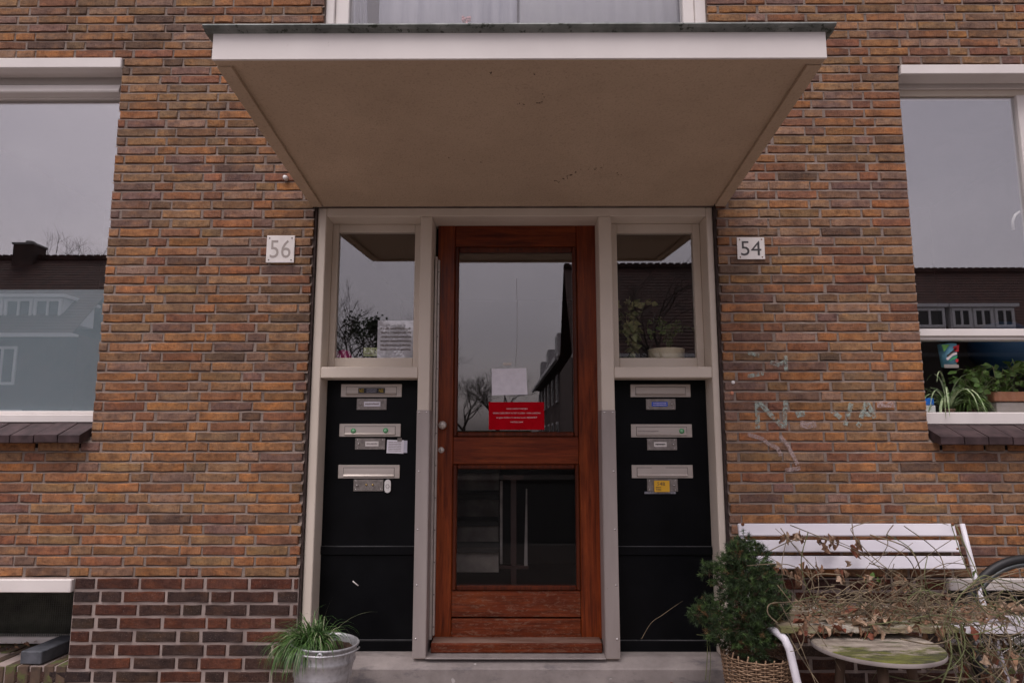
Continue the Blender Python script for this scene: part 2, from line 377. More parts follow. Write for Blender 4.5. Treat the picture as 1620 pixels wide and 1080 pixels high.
M['asphalt'] = mix2('asphalt', (.035, .034, .033), (.052, .05, .049), 3, .9, bump=.4)
M['paving'] = mix2('pavement_slabs', (.17, .14, .125), (.26, .22, .20), 3, .9, bump=.4)
M['kerb'] = mix2('kerb_stone', (.24, .23, .22), (.34, .33, .32), 3, .9)
M['pink'] = NT('magenta_cloth').fin((.62, .01, .20), .8)
M['tomato'] = NT('orange_red_skin').fin((.55, .07, .02), .4)
M['skin'] = NT('peach_plastic').fin((.55, .22, .13), .6)
M['pot'] = mix2('cream_glazed_pot', (.80, .70, .48), (.86, .76, .55), 3, .4, bump=0)
M['potw'] = NT('white_bowl').fin((.62, .62, .60), .4)
M['card'] = NT('pale_green_card').fin((.46, .50, .26), .7)
M['cupblue'] = NT('light_blue_print').fin((.16, .42, .58), .6); M['cupred'] = NT('red_print').fin((.55, .02, .03), .6)
M['cupgreen'] = NT('leaf_green_print').fin((.16, .42, .10), .6)
M['bluebox'] = NT('blue_plastic').fin((.02, .16, .62), .35)
M['bluebag'] = NT('deep_blue_plastic').fin((.006, .05, .12), .6)
M['terracotta'] = mix2('terracotta', (.20, .08, .045), (.30, .13, .07), 8, .8)
n = NT('graffiti_paint'); co = n.coord(True)
d = n.ramp(n.noise(co, 55, 6, .75), [(.42, (0, 0, 0)), (.56, (.55, .55, .55))])
tr = n.n('ShaderNodeBsdfTransparent'); mx = n.n('ShaderNodeMixShader'); n.l(d, mx.inputs[0]); n.l(tr.outputs[0], mx.inputs[1]); n.l(n.p.outputs[0], mx.inputs[2]); n.l(mx.outputs[0], n.out.inputs[0])
M['mint'] = n.fin((.40, .47, .42), .8)
n = NT('chalk_paint'); co = n.coord(True)
d = n.ramp(n.noise(co, 110, 6, .8), [(.43, (0, 0, 0)), (.56, (.5, .5, .5))])
tr = n.n('ShaderNodeBsdfTransparent'); mx = n.n('ShaderNodeMixShader'); n.l(d, mx.inputs[0]); n.l(tr.outputs[0], mx.inputs[1]); n.l(n.p.outputs[0], mx.inputs[2]); n.l(mx.outputs[0], n.out.inputs[0])
M['chalk'] = n.fin((.56, .44, .42), .9)

# ------------------------------------------------------------------ writing
def text(name, body, mat, parent, cx, cz, y, h, width=None, rot=0.0, ext=.0004, sx=1.0):
    cu = bpy.data.curves.new('t', 'FONT'); cu.body = body; cu.align_x = 'CENTER'; cu.align_y = 'CENTER'; cu.size = 1; cu.extrude = .0
    cu.resolution_u = 3
    ob = bpy.data.objects.new('t', cu); COL.objects.link(ob)
    dg = bpy.context.evaluated_depsgraph_get(); dg.update()
    me = bpy.data.meshes.new_from_object(ob.evaluated_get(dg)); bpy.data.objects.remove(ob); bpy.data.curves.remove(cu)
    xs = [v.co.x for v in me.vertices]; ys = [v.co.y for v in me.vertices]
    if not xs: return None
    kx0, kx1, ky0, ky1 = min(xs), max(xs), min(ys), max(ys)
    k = h / (ky1 - ky0); k2 = (width / (kx1 - kx0)) if width else k * sx
    mb = MB(); t = bmesh.new(); t.from_mesh(me)
    for v in t.verts: v.co = Vector(((v.co.x - (kx0+kx1)/2) * k2, (v.co.y - (ky0+ky1)/2) * k, 0))
    Mx = Matrix.Translation((cx, y, cz)) @ Matrix.Rotation(R(90), 4, 'X') @ Matrix.Rotation(R(rot), 4, 'Z')
    mb._take(t, Mx); bpy.data.meshes.remove(me)
    return mb.build(name, mat, parent)

# ================================================================== THE SETTING: ground, road
def ground(name, x0, x1, y0, y1, z, m):
    return MB().poly([(x0, y0, z), (x1, y0, z), (x1, y1, z), (x0, y1, z)]).build(name, m, None, kind='structure', org=(0, (y0+y1)/2, z))
ground('ground', -300, 300, -300, 60, -.13, M['asphalt'])
g = MB().box(-40, 40, -4.6, .05, -.30, 0.0).build('pavement', M['paving'], None, kind='structure')
MB().box(-40, 40, -4.75, -4.6, -.3, .004).build('kerb', M['kerb'], None, kind='structure')
MB().box(-60, 60, -22.2, -19.0, -.3, 0.0).build('far_pavement', M['paving'], None, kind='structure')

# ================================================================== BRICK WALLS
Zp = Z(913)                       # top of the dark plinth
CH = .052                         # course height
# openings (x0,x1,z0,z1) in the facade
PL, PR = X(486, 600), X(1144.5, 600)            # portal outer edges
PTOP = 2.515
LWx = X(168, 400); LW0, LW1 = Z(690), Z(92, 0, 150)
RWx = X(1446, 400); RW0, RW1 = Z(693), Z(103, 0, 1450)
UWl, UWr = X(513, 15), X(1119, 15)
ZB1, ZB0 = Z(915, 0, 60), Z(1053, 0, 60) - .002
BLx = X(117, 930); BRx = X(1498, 930)
ZBR1 = Z(914, 0, 1550)
HOLES = [(PL, PR, -1, PTOP), (-9, LWx, LW0, LW1), (RWx, 9, RW0, RW1), (UWl, UWr, 3.0, 9), (-9, BLx, ZB0, ZB1), (BRx, 9, ZB0, ZBR1)]
LINT_L = (LWx, Z(107.5, -.01, 150), LW1); 
PAL = {'orange': (.34, .155, .066), 'tan': (.31, .178, .095), 'purple': (.20, .118, .100), 'redb': (.25, .105, .062),
       'dark': (.115, .076, .058), 'pink': (.31, .19, .14), 'brown': (.23, .137, .082), 'bright': (.40, .175, .075)}
def pick(x, z, rg):
    up = min(1, max(0, (z - 1.0) / 2.2)); left = x < 0
    wts = {'orange': 3.6 - 1.8*up, 'tan': 3.2, 'purple': .9 + 1.3*up, 'redb': 2.2, 'dark': .25 + (.7*up if left else .2*up), 'pink': 1.0 + .9*up, 'brown': 1.6 + .8*up, 'bright': 1.5 - 1.1*up}
    if left and z > 1.6: wts['brown'] += 1.4; wts['dark'] += .35
    k = rg.choices(list(wts), list(wts.values()))[0]
    m0 = (.265, .150, .084); c = tuple(g_*(.74*a + .26*b) for a, b, g_ in zip(PAL[k], m0, (1.10, 1.12, 1.10))); j = rg.uniform(.84, 1.16); return (c[0]*j*rg.uniform(.94, 1.06), c[1]*j, c[2]*j*rg.uniform(.9, 1.1), 1)
PPAL = [(.15, .05, .032), (.105, .055, .042), (.085, .052, .044), (.06, .045, .044), (.12, .05, .036), (.20, .066, .036), (.09, .062, .046)]
def ppick(x, z, rg):
    c = rg.choice(PPAL)
    if z > Zp - .07: c = rg.choice([(.20, .062, .04), (.11, .05, .042), (.22, .08, .05)])
    j = rg.uniform(.85, 1.15); c = [.68*(.75*a + .25*b) for a, b in zip(c, (.13, .065, .045))]; return (c[0]*j, c[1]*j, c[2]*j, 1)

def brick_mesh(L, H, D, rg, rough=1.0):
    """a hand-made brick: uneven arris, worn edge ring, body; front faces -y"""
    nx = 5 if L > .15 else 3
    pts = []
    for i in range(nx + 1):
        pts.append([-L/2 + L*i/nx, -H/2])
    for i in range(nx, -1, -1): pts.append([-L/2 + L*i/nx, H/2])
    base = [tuple(p) for p in pts]
    a = .0021 * rough
    warp = rg.uniform(-1, 1) * .0016 * rough
    fr = []
    for i, (x, z) in enumerate(base):
        c = (abs(abs(x) - L/2) < 1e-6)
        e = .0030 * (1 if not c else 1.25)
        xx = x - math.copysign(e * (1 if c else 0), x) + rg.uniform(-a, a)
        zz = z - math.copysign(e, z) + rg.uniform(-a, a) * 1.1 + warp * math.cos(x / L * 5)
        fr.append((xx, zz))
    md = [(x + rg.uniform(-a, a)*.5 - (math.copysign(.0008, x) if abs(abs(x)-L/2) < 1e-6 else 0), z + rg.uniform(-a, a)*.9 + warp*math.cos(x/L*5)) for x, z in base]
    bm = bmesh.new()
    tx, tz = rg.uniform(-.0016, .0016), rg.uniform(-.0012, .0012)
    A = [bm.verts.new((x, tx*x/L*2 + tz*z/H*2 + rg.uniform(-.0005, .0005), z)) for x, z in fr]
    B = [bm.verts.new((x, .0035 + rg.uniform(0, .001), z)) for x, z in md]
    C = [bm.verts.new((x, D, z)) for x, z in md]
    k = len(A); bm.faces.new(A)
    for P, Q in ((A, B), (B, C)):
        for i in range(k): bm.faces.new((P[i], Q[i], Q[(i+1) % k], P[(i+1) % k]))
    bmesh.ops.recalc_face_normals(bm, faces=bm.faces)
    me = bpy.data.meshes.new('brick'); bm.to_mesh(me); bm.free()
    return me
rg = random.Random(11)
BR_S = [brick_mesh(.212, .042, .10, rg) for _ in range(22)]
BR_H = [brick_mesh(.102, .042, .10, rg) for _ in range(14)]
PB_S = [brick_mesh(.204, .0485, .10, rg, .8) for _ in range(14)]
PB_H = [brick_mesh(.096, .0485, .10, rg, .8) for _ in range(8)]
for me in BR_S + BR_H + PB_S + PB_H: me.materials.append(M['brick'])

def lay(x0, x1, z0, z1, ch, phaseA, phaseB, s, h, j, holes, rg, first=0):
    """monk bond: two stretchers and a header, alternate courses shifted by half"""
    out = []; per = 2*(s+j) + (h+j); z = z0; row = first
    while z + ch <= z1 + .002:
        ph = phaseA if row % 2 == 0 else phaseB        # x of the header's left end
        ph += rg.uniform(-.008, .008)
        k = math.floor((x0 - ph) / per) - 1
        x = ph + k*per
        while x < x1:
            for ln in (h, s, s):
                wl = ln + rg.uniform(-.004, .004)
                iv = [(x, x + wl)]
                for (a, b, c, d) in holes + [(-99, x0, -99, 99), (x1, 99, -99, 99)]:
                    if d <= z + ch*.35 or c >= z + ch*.65: continue
                    nv = []
                    for (p, q) in iv:
                        if b <= p or a >= q: nv.append((p, q)); continue
                        if a - .003 > p: nv.append((p, a - .003))
                        if b + .003 < q: nv.append((b + .003, q))
                    iv = nv
                for (p, q) in iv:
                    if q - p > .014: out.append(((p+q)/2, z + ch/2, q - p))
                x += ln + j
        z += ch; row += 1
    return out
def joints(parent, bricks, x0, x1, z0, z1, ch, j, holes, rg, yb):
    """struck bed joints (set back under the brick above, nearly flush on the brick below) and upright joints"""
    mb = MB(); z = z0; hj = j/2
    while z <= z1 + .001:
        cuts = sorted((max(a, x0), min(b, x1)) for a, b, c, d in holes if c < z < d and b > x0 and a < x1)
        x = x0; segs = []
        for a, b in cuts:
            if a > x: segs.append((x, a))
            x = max(x, b)
        if x < x1: segs.append((x, x1))
        for a, b in segs:
            N = max(1, int((b-a)/.11)); pv = None
            for i in range(N+1):
                xx = a + (b-a)*i/N; k = rg.uniform(-.0012, .0012)
                q = [mb.bm.verts.new((xx, yb + .009, z + hj + .003)), mb.bm.verts.new((xx, .0065 + k, z + hj*.45 + k)), mb.bm.verts.new((xx, .0028 + k*.6, z - hj - .0035))]
                if pv: mb.bm.faces.new((pv[0], pv[1], q[1], q[0])); mb.bm.faces.new((pv[1], pv[2], q[2], q[1]))
                pv = q
        z += ch
    rows = {}
    for b in bricks: rows.setdefault(round(b[1], 4), []).append(b)
    for zc, r in rows.items():
        r.sort()
        for p, q in zip(r, r[1:]):
            a, b = p[0] + p[2]/2 - .003, q[0] - q[2]/2 + .003
            if 0 < b - a < .06: mb.box(a, b, .0035 + rg.uniform(0, .0025), yb + .011, zc - ch/2 + hj*.2, zc + ch/2 - hj*.9)
    return tag(mb.build('pointing', M['mortar'], parent), kind='stuff')
def joined(bricks, kinds, parent, yoff, rg, colf, hh):
    """all remaining bricks of one wall as a single mesh with a colour per brick"""
    verts, faces, cols = [], [], []
    for (cx, cz, ln) in bricks:
        S = ln > .15
        me = rg.choice(kinds[0] if S else kinds[1]); nl = kinds[2] if S else kinds[3]
        b = len(verts); dy = yoff + rg.uniform(-.0018, .0018); c = colf(cx, cz, rg)
        for v in me.vertices: verts.append((cx + v.co.x*ln/nl, v.co.y + dy, cz + v.co.z))
        for p in me.polygons:
            faces.append([b + i for i in p.vertices]); cols += [c] * len(p.vertices)
    if not verts: return
    me = bpy.data.meshes.new('brick_courses'); me.from_pydata([Vector(v) - worg(parent) for v in verts], [], faces)
    at_ = me.color_attributes.new('Col', 'FLOAT_COLOR', 'CORNER')
    at_.data.foreach_set('color', [q for c in cols for q in c])
    me.materials.append(M['brick_s'])
    o = bpy.data.objects.new('brick_courses', me); COL.objects.link(o); o.parent = parent; tag(o, kind='stuff')
def bricks_for(parent, bricks, kinds, yoff, rg, colf, limit=296):
    def size(b):
        px, py = project((b[0], 0, b[1]))
        if not (-6 < px < 1626 and -6 < py < 1086): return 0
        q = project((b[0] + b[2]/2, 0, b[1])); p = project((b[0] - b[2]/2, 0, b[1]))
        hid = (b[1] > 2.5 and abs(px - 822) < 495 and 45 < py < 97 + 1.0) 
        return 0 if hid else abs(min(q[0], 1620) - max(p[0], 0)) * (abs(project((b[0], 0, b[1]+.02))[1] - project((b[0], 0, b[1]-.02))[1]))
    sz = sorted(((size(b), b) for b in bricks), key=lambda t: -t[0])
    own = [b for s, b in sz[:limit] if s > 60]; rest = [b for s, b in sz[:limit] if s <= 60] + [b for s, b in sz[limit:]]
    for (cx, cz, ln) in own:
        S = ln > .15
        o = bpy.data.objects.new('brick', rg.choice(kinds[0] if S else kinds[1])); COL.objects.link(o)
        o.parent = parent; o.location = Vector((cx, yoff + rg.uniform(-.0018, .0018), cz)) - worg(parent)
        o.scale.x = ln / (kinds[2] if S else kinds[3]); o.color = colf(cx, cz, rg)
        o.rotation_euler.y = R(rg.uniform(-.25, .25))
    joined(rest, kinds, parent, yoff, rg, colf, 0)
def mortar_sheet(parent, x0, x1, z0, z1, holes, yf, depth=.24, m='mortar'):
    xs = sorted({x0, x1} | {min(max(v, x0), x1) for h in holes for v in h[:2]}); zs = sorted({z0, z1} | {min(max(v, z0), z1) for h in holes for v in h[2:]})
    def filled(i, k):
        if i < 0 or k < 0 or i >= len(xs)-1 or k >= len(zs)-1: return None
        cx, cz = (xs[i]+xs[i+1])/2, (zs[k]+zs[k+1])/2
        return not any(a < cx < b and c < cz < d for a, b, c, d in holes)
    mb = MB()
    for i in range(len(xs)-1):
        for k in range(len(zs)-1):
            if not filled(i, k): continue
            a, b, c, d = xs[i], xs[i+1], zs[k], zs[k+1]
            mb.poly([(a, yf, c), (b, yf, c), (b, yf, d), (a, yf, d)])
            if filled(i-1, k) is False: mb.poly([(a, yf, c), (a, yf, d), (a, depth, d), (a, depth, c)])
            if filled(i+1, k) is False: mb.poly([(b, yf, c), (b, depth, c), (b, depth, d), (b, yf, d)])
            if filled(i, k-1) is False: mb.poly([(a, yf, c), (a, depth, c), (b, depth, c), (b, yf, c)])
            if filled(i, k+1) is False: mb.poly([(a, yf, d), (b, yf, d), (b, depth, d), (a, depth, d)])
    return mb.build('mortar', M[m], parent)
XL, XR, ZT = -3.9, 3.9, 4.6
wl = thing('brick_wall', (-1.9, 0, Zp), 'brown and orange brick wall left of the door, carrying the house number 56', 'brick wall')
wr = thing('brick_wall', (1.9, 0, Zp), 'orange and brown brick wall right of the door, carrying the house number 54', 'brick wall')
pl = thing('brick_plinth', (-1.9, 0, 0), 'dark red brick plinth with wide pale joints behind the zinc bucket, left', 'plinth')
pr = thing('brick_plinth', (1.9, 0, 0), 'dark brick plinth half hidden behind the white bench and dead vines', 'plinth')
kB = (BR_S, BR_H, .212, .102); kP = (PB_S, PB_H, .204, .096)
LT = .0 
lint = [(-9, X(192.5, 100, -.006), Z(108, -.006, 150), LW1 + .001), (X(1425, 110, -.006), 9, Z(118, -.006, 1450), RW1 + .001)]
hw = HOLES + lint
# courses counted up from the plinth; header phases read off the photograph
rowL = round((Z(375, 0, 330) - Zp - CH/2) / CH); rowR = round((Z(394.6, 0, 1381) - Zp - CH/2) / CH)
aL, bL = X(316.5, 375), X(235, 390); aR, bR = X(1367, 394), X(1288, 409)
if rowL % 2: aL, bL = bL, aL
if rowR % 2: aR, bR = bR, aR
rg = random.Random(5)
L_ = lay(XL, 0, Zp, ZT, CH, aL, bL, .212, .102, .010, hw, rg)
R_ = lay(0, XR, Zp, ZT, CH, aR, bR, .212, .102, .010, hw, rg)
bricks_for(wl, L_, kB, 0, rg, pick); bricks_for(wr, R_, kB, 0, rg, pick)
mortar_sheet(wl, XL, 0, Zp, ZT, hw, .0205); mortar_sheet(wr, 0, XR, Zp, ZT, hw, .0205)
joints(wl, L_, XL, 0, Zp + CH, ZT - .01, CH, .010, hw, rg, .009); joints(wr, R_, 0, XR, Zp + CH, ZT - .01, CH, .010, hw, rg, .009)
NP = 9; PCH = Zp / NP
A_ = lay(XL, PL, 0, Zp, PCH, X(605/5.4, 985), X(730/5.4-25, 1030)+.13, .204, .096, .0165, HOLES, rg)
B_ = lay(PR, XR, 0, Zp, PCH, 1.9, 2.18, .204, .096, .0165, HOLES, rg)
bricks_for(pl, A_, kP, -.004, rg, ppick); bricks_for(pr, B_, kP, -.004, rg, ppick)
mortar_sheet(pl, XL, 0, 0, Zp - .0005, HOLES, .0035, m='mortar_l'); mortar_sheet(pr, 0, XR, 0, Zp - .0005, HOLES, .0035, m='mortar_l')

# lintels (parts of the walls)
bx('lintel', M['white'], wl, XL, lint[0][1], -.012, .10, lint[0][2], LW1 - .004, .004)
bx('lintel', M['white'], wr, lint[1][0], XR, -.012, .10, lint[1][2], RW1 - .004, .004)
bx('basement_lintel', M['white'], pl, XL, BLx - .004, -.02, .12, Z(937, -.02, 60), ZB1 + .0, .004)
bx('basement_lintel', M['white'], pr, BRx + .004, XR, -.02, .12, Z(934, -.02, 1560), ZBR1, .004)

# ================================================================== WINDOWS
def sill_tiles(parent, xa, xb, ya, yb, za, zb, tw, rg):
    k = 0; x = xa
    while x < xb - .02:
        e = min(x + tw - .006, xb)
        j = rg.uniform(-.0015, .0015)
        prof = [(yb, zb + j), (ya, za + j), (ya, za - .036 + j), (ya + .015, za - .040 + j), (yb, zb - .045 + j)]
        MB().prism(prof, x, e, 'x').build('tile', M['tile'], parent)
        x += tw; k += 1
def sill_bed(parent, xa, xb, ya, yb, za, zb):
    return MB().prism([(yb, zb - .004), (ya + .012, za - .004), (ya + .012, za - .03), (yb, zb - .04)], xa, xb, 'x').build('mortar_bed', M['mortar'], parent)
rg = random.Random(3)
# ---- left window
WY = .12
wL = thing('window', (-2.9, WY, LW0), 'large window of one pane with frosted blue film below, left of the number 56', 'window')
zt = LW1 - .02
z_gl_top, z_gl_bot = Z(158, WY, 100), Z(650, WY, 80)
xj = LWx + .055                                  # frame tucked behind the brick
bx('frame_head', M['white'], wL, XL, xj, WY - .01, WY + .09, Z(134, WY-.01, 100), lint[0][2] + .05, .003)
MB().prism([(WY-.055, Z(147, WY-.05, 100)), (WY-.06, Z(145, WY-.05, 100)), (WY-.045, Z(134, WY-.05, 100)), (WY-.011, Z(133, WY-.05, 100)), (WY-.011, Z(149, WY-.05, 100))], XL, LWx - .045, 'x').build('weather_bar', M['white'], wL)
bx('top_rail', M['white'], wL, XL, xj, WY - .012, WY + .06, z_gl_top, Z(134, WY-.01, 100) - .001, .003)
bx('frame_sill', M['white'], wL, XL, xj, WY - .03, WY + .09, Z(668, WY-.03, 80), Z(655, WY-.03, 80), .004)
bx('bottom_rail', M['white'], wL, XL, xj, WY - .012, WY + .06, Z(655, WY-.03, 80) + .001, z_gl_bot, .003)
bx('frame_jamb', M['white'], wL, LWx - .006, xj, WY - .008, WY + .05, z_gl_bot + .001, z_gl_top - .001, .002)
bx('frame_jamb', M['white'], wL, XL, XL + .08, WY - .008, WY + .05, z_gl_bot + .001, z_gl_top - .001, .002)
bx('pane', M['glass_big'], wL, XL + .08, LWx - .007, WY + .012, WY + .018, z_gl_bot + .001, z_gl_top - .001, 0)
bx('frosted_film', M['film'], wL, XL + .08, LWx - .007, WY + .022, WY + .026, z_gl_bot + .001, Z(458, WY+.02, 80), 0)
sL = bx('sill', M['dark'], wL, XL, LWx - .014, .004, WY, LW0 - .06, Z(688, -.075, 80) - .042, .002)
sill_tiles(sL, X(-300, 690), LWx - .012, -.075, WY - .035, Z(688, -.075, 80), Z(669, WY-.03, 80), .122, rg)
# ---- right window
wR = thing('window', (2.9, WY, RW0), 'two part white window with house plants behind its lower pane, right of the number 54', 'window')
rx = RWx - .055; mx0 = X(1606, 155, WY) ; mx1 = mx0 + .10
zg1 = Z(152, WY, 1500)
bx('frame_head', M['white'], wR, rx, XR, WY - .01, WY + .09, Z(141, WY-.01, 1500), lint[1][2] + .05, .003)
bx('top_rail', M['cream'], wR, rx, XR, WY + .0, WY + .06, zg1, Z(141, WY-.01, 1500) - .001, .002)
zt0, zt1 = Z(537, WY-.02, 1540), Z(520.5, WY-.02, 1540)
bx('transom', M['white'], wR, rx, XR, WY - .03, WY + .06, zt0 + .018, zt1, .003)
bx('transom_lip', M['white'], wR, rx, XR, WY - .016, WY + .06, zt0, zt0 + .0175, .002)
zb1, zb0 = Z(652, WY-.02, 1540), Z(671, WY-.03, 1540)
bx('frame_sill', M['white'], wR, rx, XR, WY - .03, WY + .09, zb0, zb1, .004)
bx('frame_jamb', M['white'], wR, rx, RWx + .006, WY - .006, WY + .05, zb1 + .001, zg1 - .001, .002)
mu = bx('mullion', M['white'], wR, mx0, mx1, WY - .012, WY + .05, zt1 + .001, zg1 - .001, .003)
bx('pane', M['glass_big'], wR, RWx + .007, mx0 - .001, WY + .012, WY + .018, zt1 + .001, zg1 - .001, 0)
bx('pane', M['glass_big'], wR, mx1 + .001, XR, WY + .012, WY + .018, zt1 + .001, zg1 - .001, 0)
bx('pane', M['glass_low'], wR, RWx + .007, XR, WY + .012, WY + .018, zb1 + .001, zt0 - .001, 0)
hp = [at(1603, 364, WY+.05), at(1602, 350, WY+.04), at(1606, 340, WY+.04), at(1613, 335, WY+.05)]
MB().tube(hp, .007, 8).build('window_stay', M['plastic'], wR)
sR = bx('sill', M['dark'], wR, RWx + .014, XR, .004, WY, RW0 - .06, Z(691, -.075, 1540) - .042, .002)
sill_tiles(sR, RWx + .012, XR, -.075, WY - .035, Z(691, -.075, 1540), zb0 - .003, .122, rg)
# ---- upper window
wU = thing('window', ((UWl+UWr)/2, .1, 3.0), 'pale curtained first floor window directly above the canopy', 'window')
bx('frame_jamb', M['white'], wU, UWl, X(529, 15, .03), .03, .15, 3.0, ZT, .004)
bx('frame_jamb', M['white'], wU, X(1100, 15, .03), UWr, .03, .15, 3.0, ZT, .004)
bx('sash_stile', M['white'], wU, X(529, 15, .03) + .001, X(553, 15, .06), .05, .13, 3.0, ZT, .004)
bx('sash_stile', M['white'], wU, X(1080, 15, .06), X(1100, 15, .03) - .001, .05, .13, 3.0, ZT, .004)
bx('frame_sill', M['white'], wU, UWl, UWr, -.02, .14, 2.93, 2.999, .004)
bx('pane', M['glass_up'], wU, X(553, 15, .06) + .001, X(1080, 15, .06) - .001, .08, .086, 3.0, ZT, 0)
# ================================================================== ROOMS BEHIND THE PANES (dark)
def room(x0, x1, y0, y1, z0, z1, name='room_shell', m='room'):
    mb = MB()
    mb.poly([(x0, y1, z0), (x1, y1, z0), (x1, y1, z1), (x0, y1, z1)]); mb.poly([(x0, y0, z0), (x0, y1, z0), (x0, y1, z1), (x0, y0, z1)])
    mb.poly([(x1, y0, z0), (x1, y0, z1), (x1, y1, z1), (x1, y1, z0)]); mb.poly([(x0, y0, z0), (x1, y0, z0), (x1, y1, z0), (x0, y1, z0)])
    mb.poly([(x0, y0, z1), (x0, y1, z1), (x1, y1, z1), (x1, y0, z1)])
    return mb.build(name, M[m], None, kind='structure')
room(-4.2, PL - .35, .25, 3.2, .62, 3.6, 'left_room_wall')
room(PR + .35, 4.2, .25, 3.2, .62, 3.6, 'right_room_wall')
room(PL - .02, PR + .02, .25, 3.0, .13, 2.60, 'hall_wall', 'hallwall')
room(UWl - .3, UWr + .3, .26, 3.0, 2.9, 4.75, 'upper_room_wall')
# net curtains upstairs
def curtain(x0, x1, z0, z1, y, m, label, amp=.012, waves=30, slope=0):
    mb = MB(); N = waves * 6; prev = None
    for i in range(N + 1):
        t = i / N; x = x0 + (x1 - x0)*t; yy = y + amp*math.sin(t*waves*6.28) + amp*.5*math.sin(t*waves*2.7)
        a = mb.bm.verts.new((x, yy, z0)); b = mb.bm.verts.new((x + slope*(1), yy, z1))
        if prev: f = mb.bm.faces.new((prev[0], a, b, prev[1])); f.smooth = True
        prev = (a, b)
    o = mb.build('curtain', m, None); tag(o, label, 'curtain')
    md = o.modifiers.new('s', 'SOLIDIFY'); md.thickness = .002; return o
curtain(X(600, 15, .2), X(818, 15, .2), 3.01, 4.55, .20, M['curtain'], 'grey net curtain drawn across the left half of the window above the canopy', .004, 9)
curtain(X(822, 15, .2), X(1075, 15, .2), 3.01, 4.55, .22, mix2('grey_blind', (.26, .25, .28), (.30, .29, .31), 3, .9, bump=0), 'smoother pale curtain across the right half of the window above the canopy', .004, 12)
curtain(X(556, 15, .2), X(592, 15, .2), 3.01, 4.55, .16, M['curtain'], 'bunched end of curtain tied back at the far left of the window above the canopy', .02, 4, -.06)
fl = MB(); c0 = at(738, 30, .13)
for i in range(26):
    a, b = rnd.uniform(0, 6.28), rnd.uniform(-1, 1)
    fl.lathe([(0, -.006), (.008, -.003), (.008, .003), (0, .006)], c0 + Vector((math.cos(a)*.022, rnd.uniform(-.02, .01), b*.012 - .008)), 6)
fl.tube([(c0.x - .0, .13, 3.0), (c0.x, .13, c0.z - .01)], .008, 6)
tag(fl.build('flower', mix2('pale_pink_petals', (.55, .25, .27), (.66, .36, .36), 50, .7), None), 'small pale pink flower head on the sill of the window above the canopy', 'flower')

# ================================================================== CANOPY
D0, ZF, ZK = -1.26, Z(93, -1.26), Z(327.5, 0)
CL, CR = X(335, 88, D0), X(1309, 92, D0)
ZFT = Z(51.5, D0)
cn_ = thing('canopy', (0, 0, ZK), 'flat concrete canopy with a white front edge over the entrance', 'canopy')
def slope(y): return ZK + (ZF - ZK) * (y / D0)
# the side lines run slightly wider at the wall, as the soffit is trapezoid in plan
BL, BRt = X(494, 327), X(1147, 331)
def edge(y, s): 
    t = y / D0
    return (BL + (CL - BL)*t) if s < 0 else (BRt + (CR - BRt)*t)
def slab(mb, xin0, xin1, ya, yb, za, zb):
    """board between plan lines; xin = function of y"""
    v = [(xin0(ya), ya, za(ya)), (xin1(ya), ya, za(ya)), (xin1(yb), yb, za(yb)), (xin0(yb), yb, za(yb)),
         (xin0(ya), ya, zb(ya)), (xin1(ya), ya, zb(ya)), (xin1(yb), yb, zb(yb)), (xin0(yb), yb, zb(yb))]
    b = [mb.bm.verts.new(p) for p in v]
    for f in ((0,3,2,1),(4,5,6,7),(0,1,5,4),(1,2,6,5),(2,3,7,6),(3,0,4,7)): mb.bm.faces.new([b[i] for i in f])
    bmesh.ops.recalc_face_normals(mb.bm, faces=mb.bm.faces)
    return mb
EW = .055
slab(MB(), lambda y: edge(y, -1) + EW, lambda y: edge(y, 1) - EW, D0 + .045, .02, lambda y: slope(y) + .014, lambda y: slope(y) + .06).build('soffit', M['soffit'], cn_)
slab(MB(), lambda y: edge(y, -1), lambda y: edge(y, -1) + EW - .001, D0 + .046, -.006, lambda y: slope(y), lambda y: ZFT - .005).build('side_board', M['soffit'], cn_)
slab(MB(), lambda y: edge(y, 1) - EW + .001, lambda y: edge(y, 1), D0 + .046, -.006, lambda y: slope(y), lambda y: ZFT - .005).build('side_board', M['soffit'], cn_)
MB().box(CL, CR, D0, D0 + .010, ZF - .001, ZFT, .002).build('fascia_board', M['white'], cn_)
MB().box(CL + .002, CR - .002, D0 + .0102, D0 + .0445, ZF + .0, ZFT - .001, .001).build('edge_board', M['soffit'], cn_)
slab(MB(), lambda y: edge(y, -1) + EW, lambda y: edge(y, 1) - EW, D0 + .05, .0, lambda y: slope(y) + .061, lambda y: ZFT - .004).build('roof_core', M['dark'], cn_)
fk = MB(); rg = random.Random(2)
def on_soffit(px, py):
    d = MR @ Vector(((px - 810) / F, (540 - py) / F, -1.0)); k = (ZF - ZK) / D0
    t = (ZK + .0135 + k*CAM.y - CAM.z) / (d.z - k*d.y); return CAM + d*t
for (a, b, c, d_, n_) in ((848, 162, 860, 162, 3), (858, 153, 861, 149, 2), (815, 165, 830, 163, 3), (876, 284, 885, 286, 4), (890, 283, 905, 276, 6), (905, 276, 918, 269, 4), (975, 274, 985, 276, 3), (774, 114, 779, 115, 3), (843, 118, 848, 118, 2), (930, 270, 960, 262, 5), (700, 250, 770, 256, 3)):
    for i in range(n_):
        t = (i + .5)/n_; p = on_soffit(a + (c-a)*t + rg.uniform(-1.5, 1.5), b + (d_-b)*t + rg.uniform(-1.5, 1.5)); q = p + Vector((rg.uniform(-1, 1), rg.uniform(-.5, .5), -.12)).normalized()*rg.uniform(.004, .011)
        fk.tube([p, p.lerp(q, .5) + Vector((0, 0, -.001)), q], [.0006, .0016, .0005], 4)
tag(fk.build('dirt_flecks', M['dark'], cn_), kind='stuff')
zt_ = Z(36.5, D0 - .028)
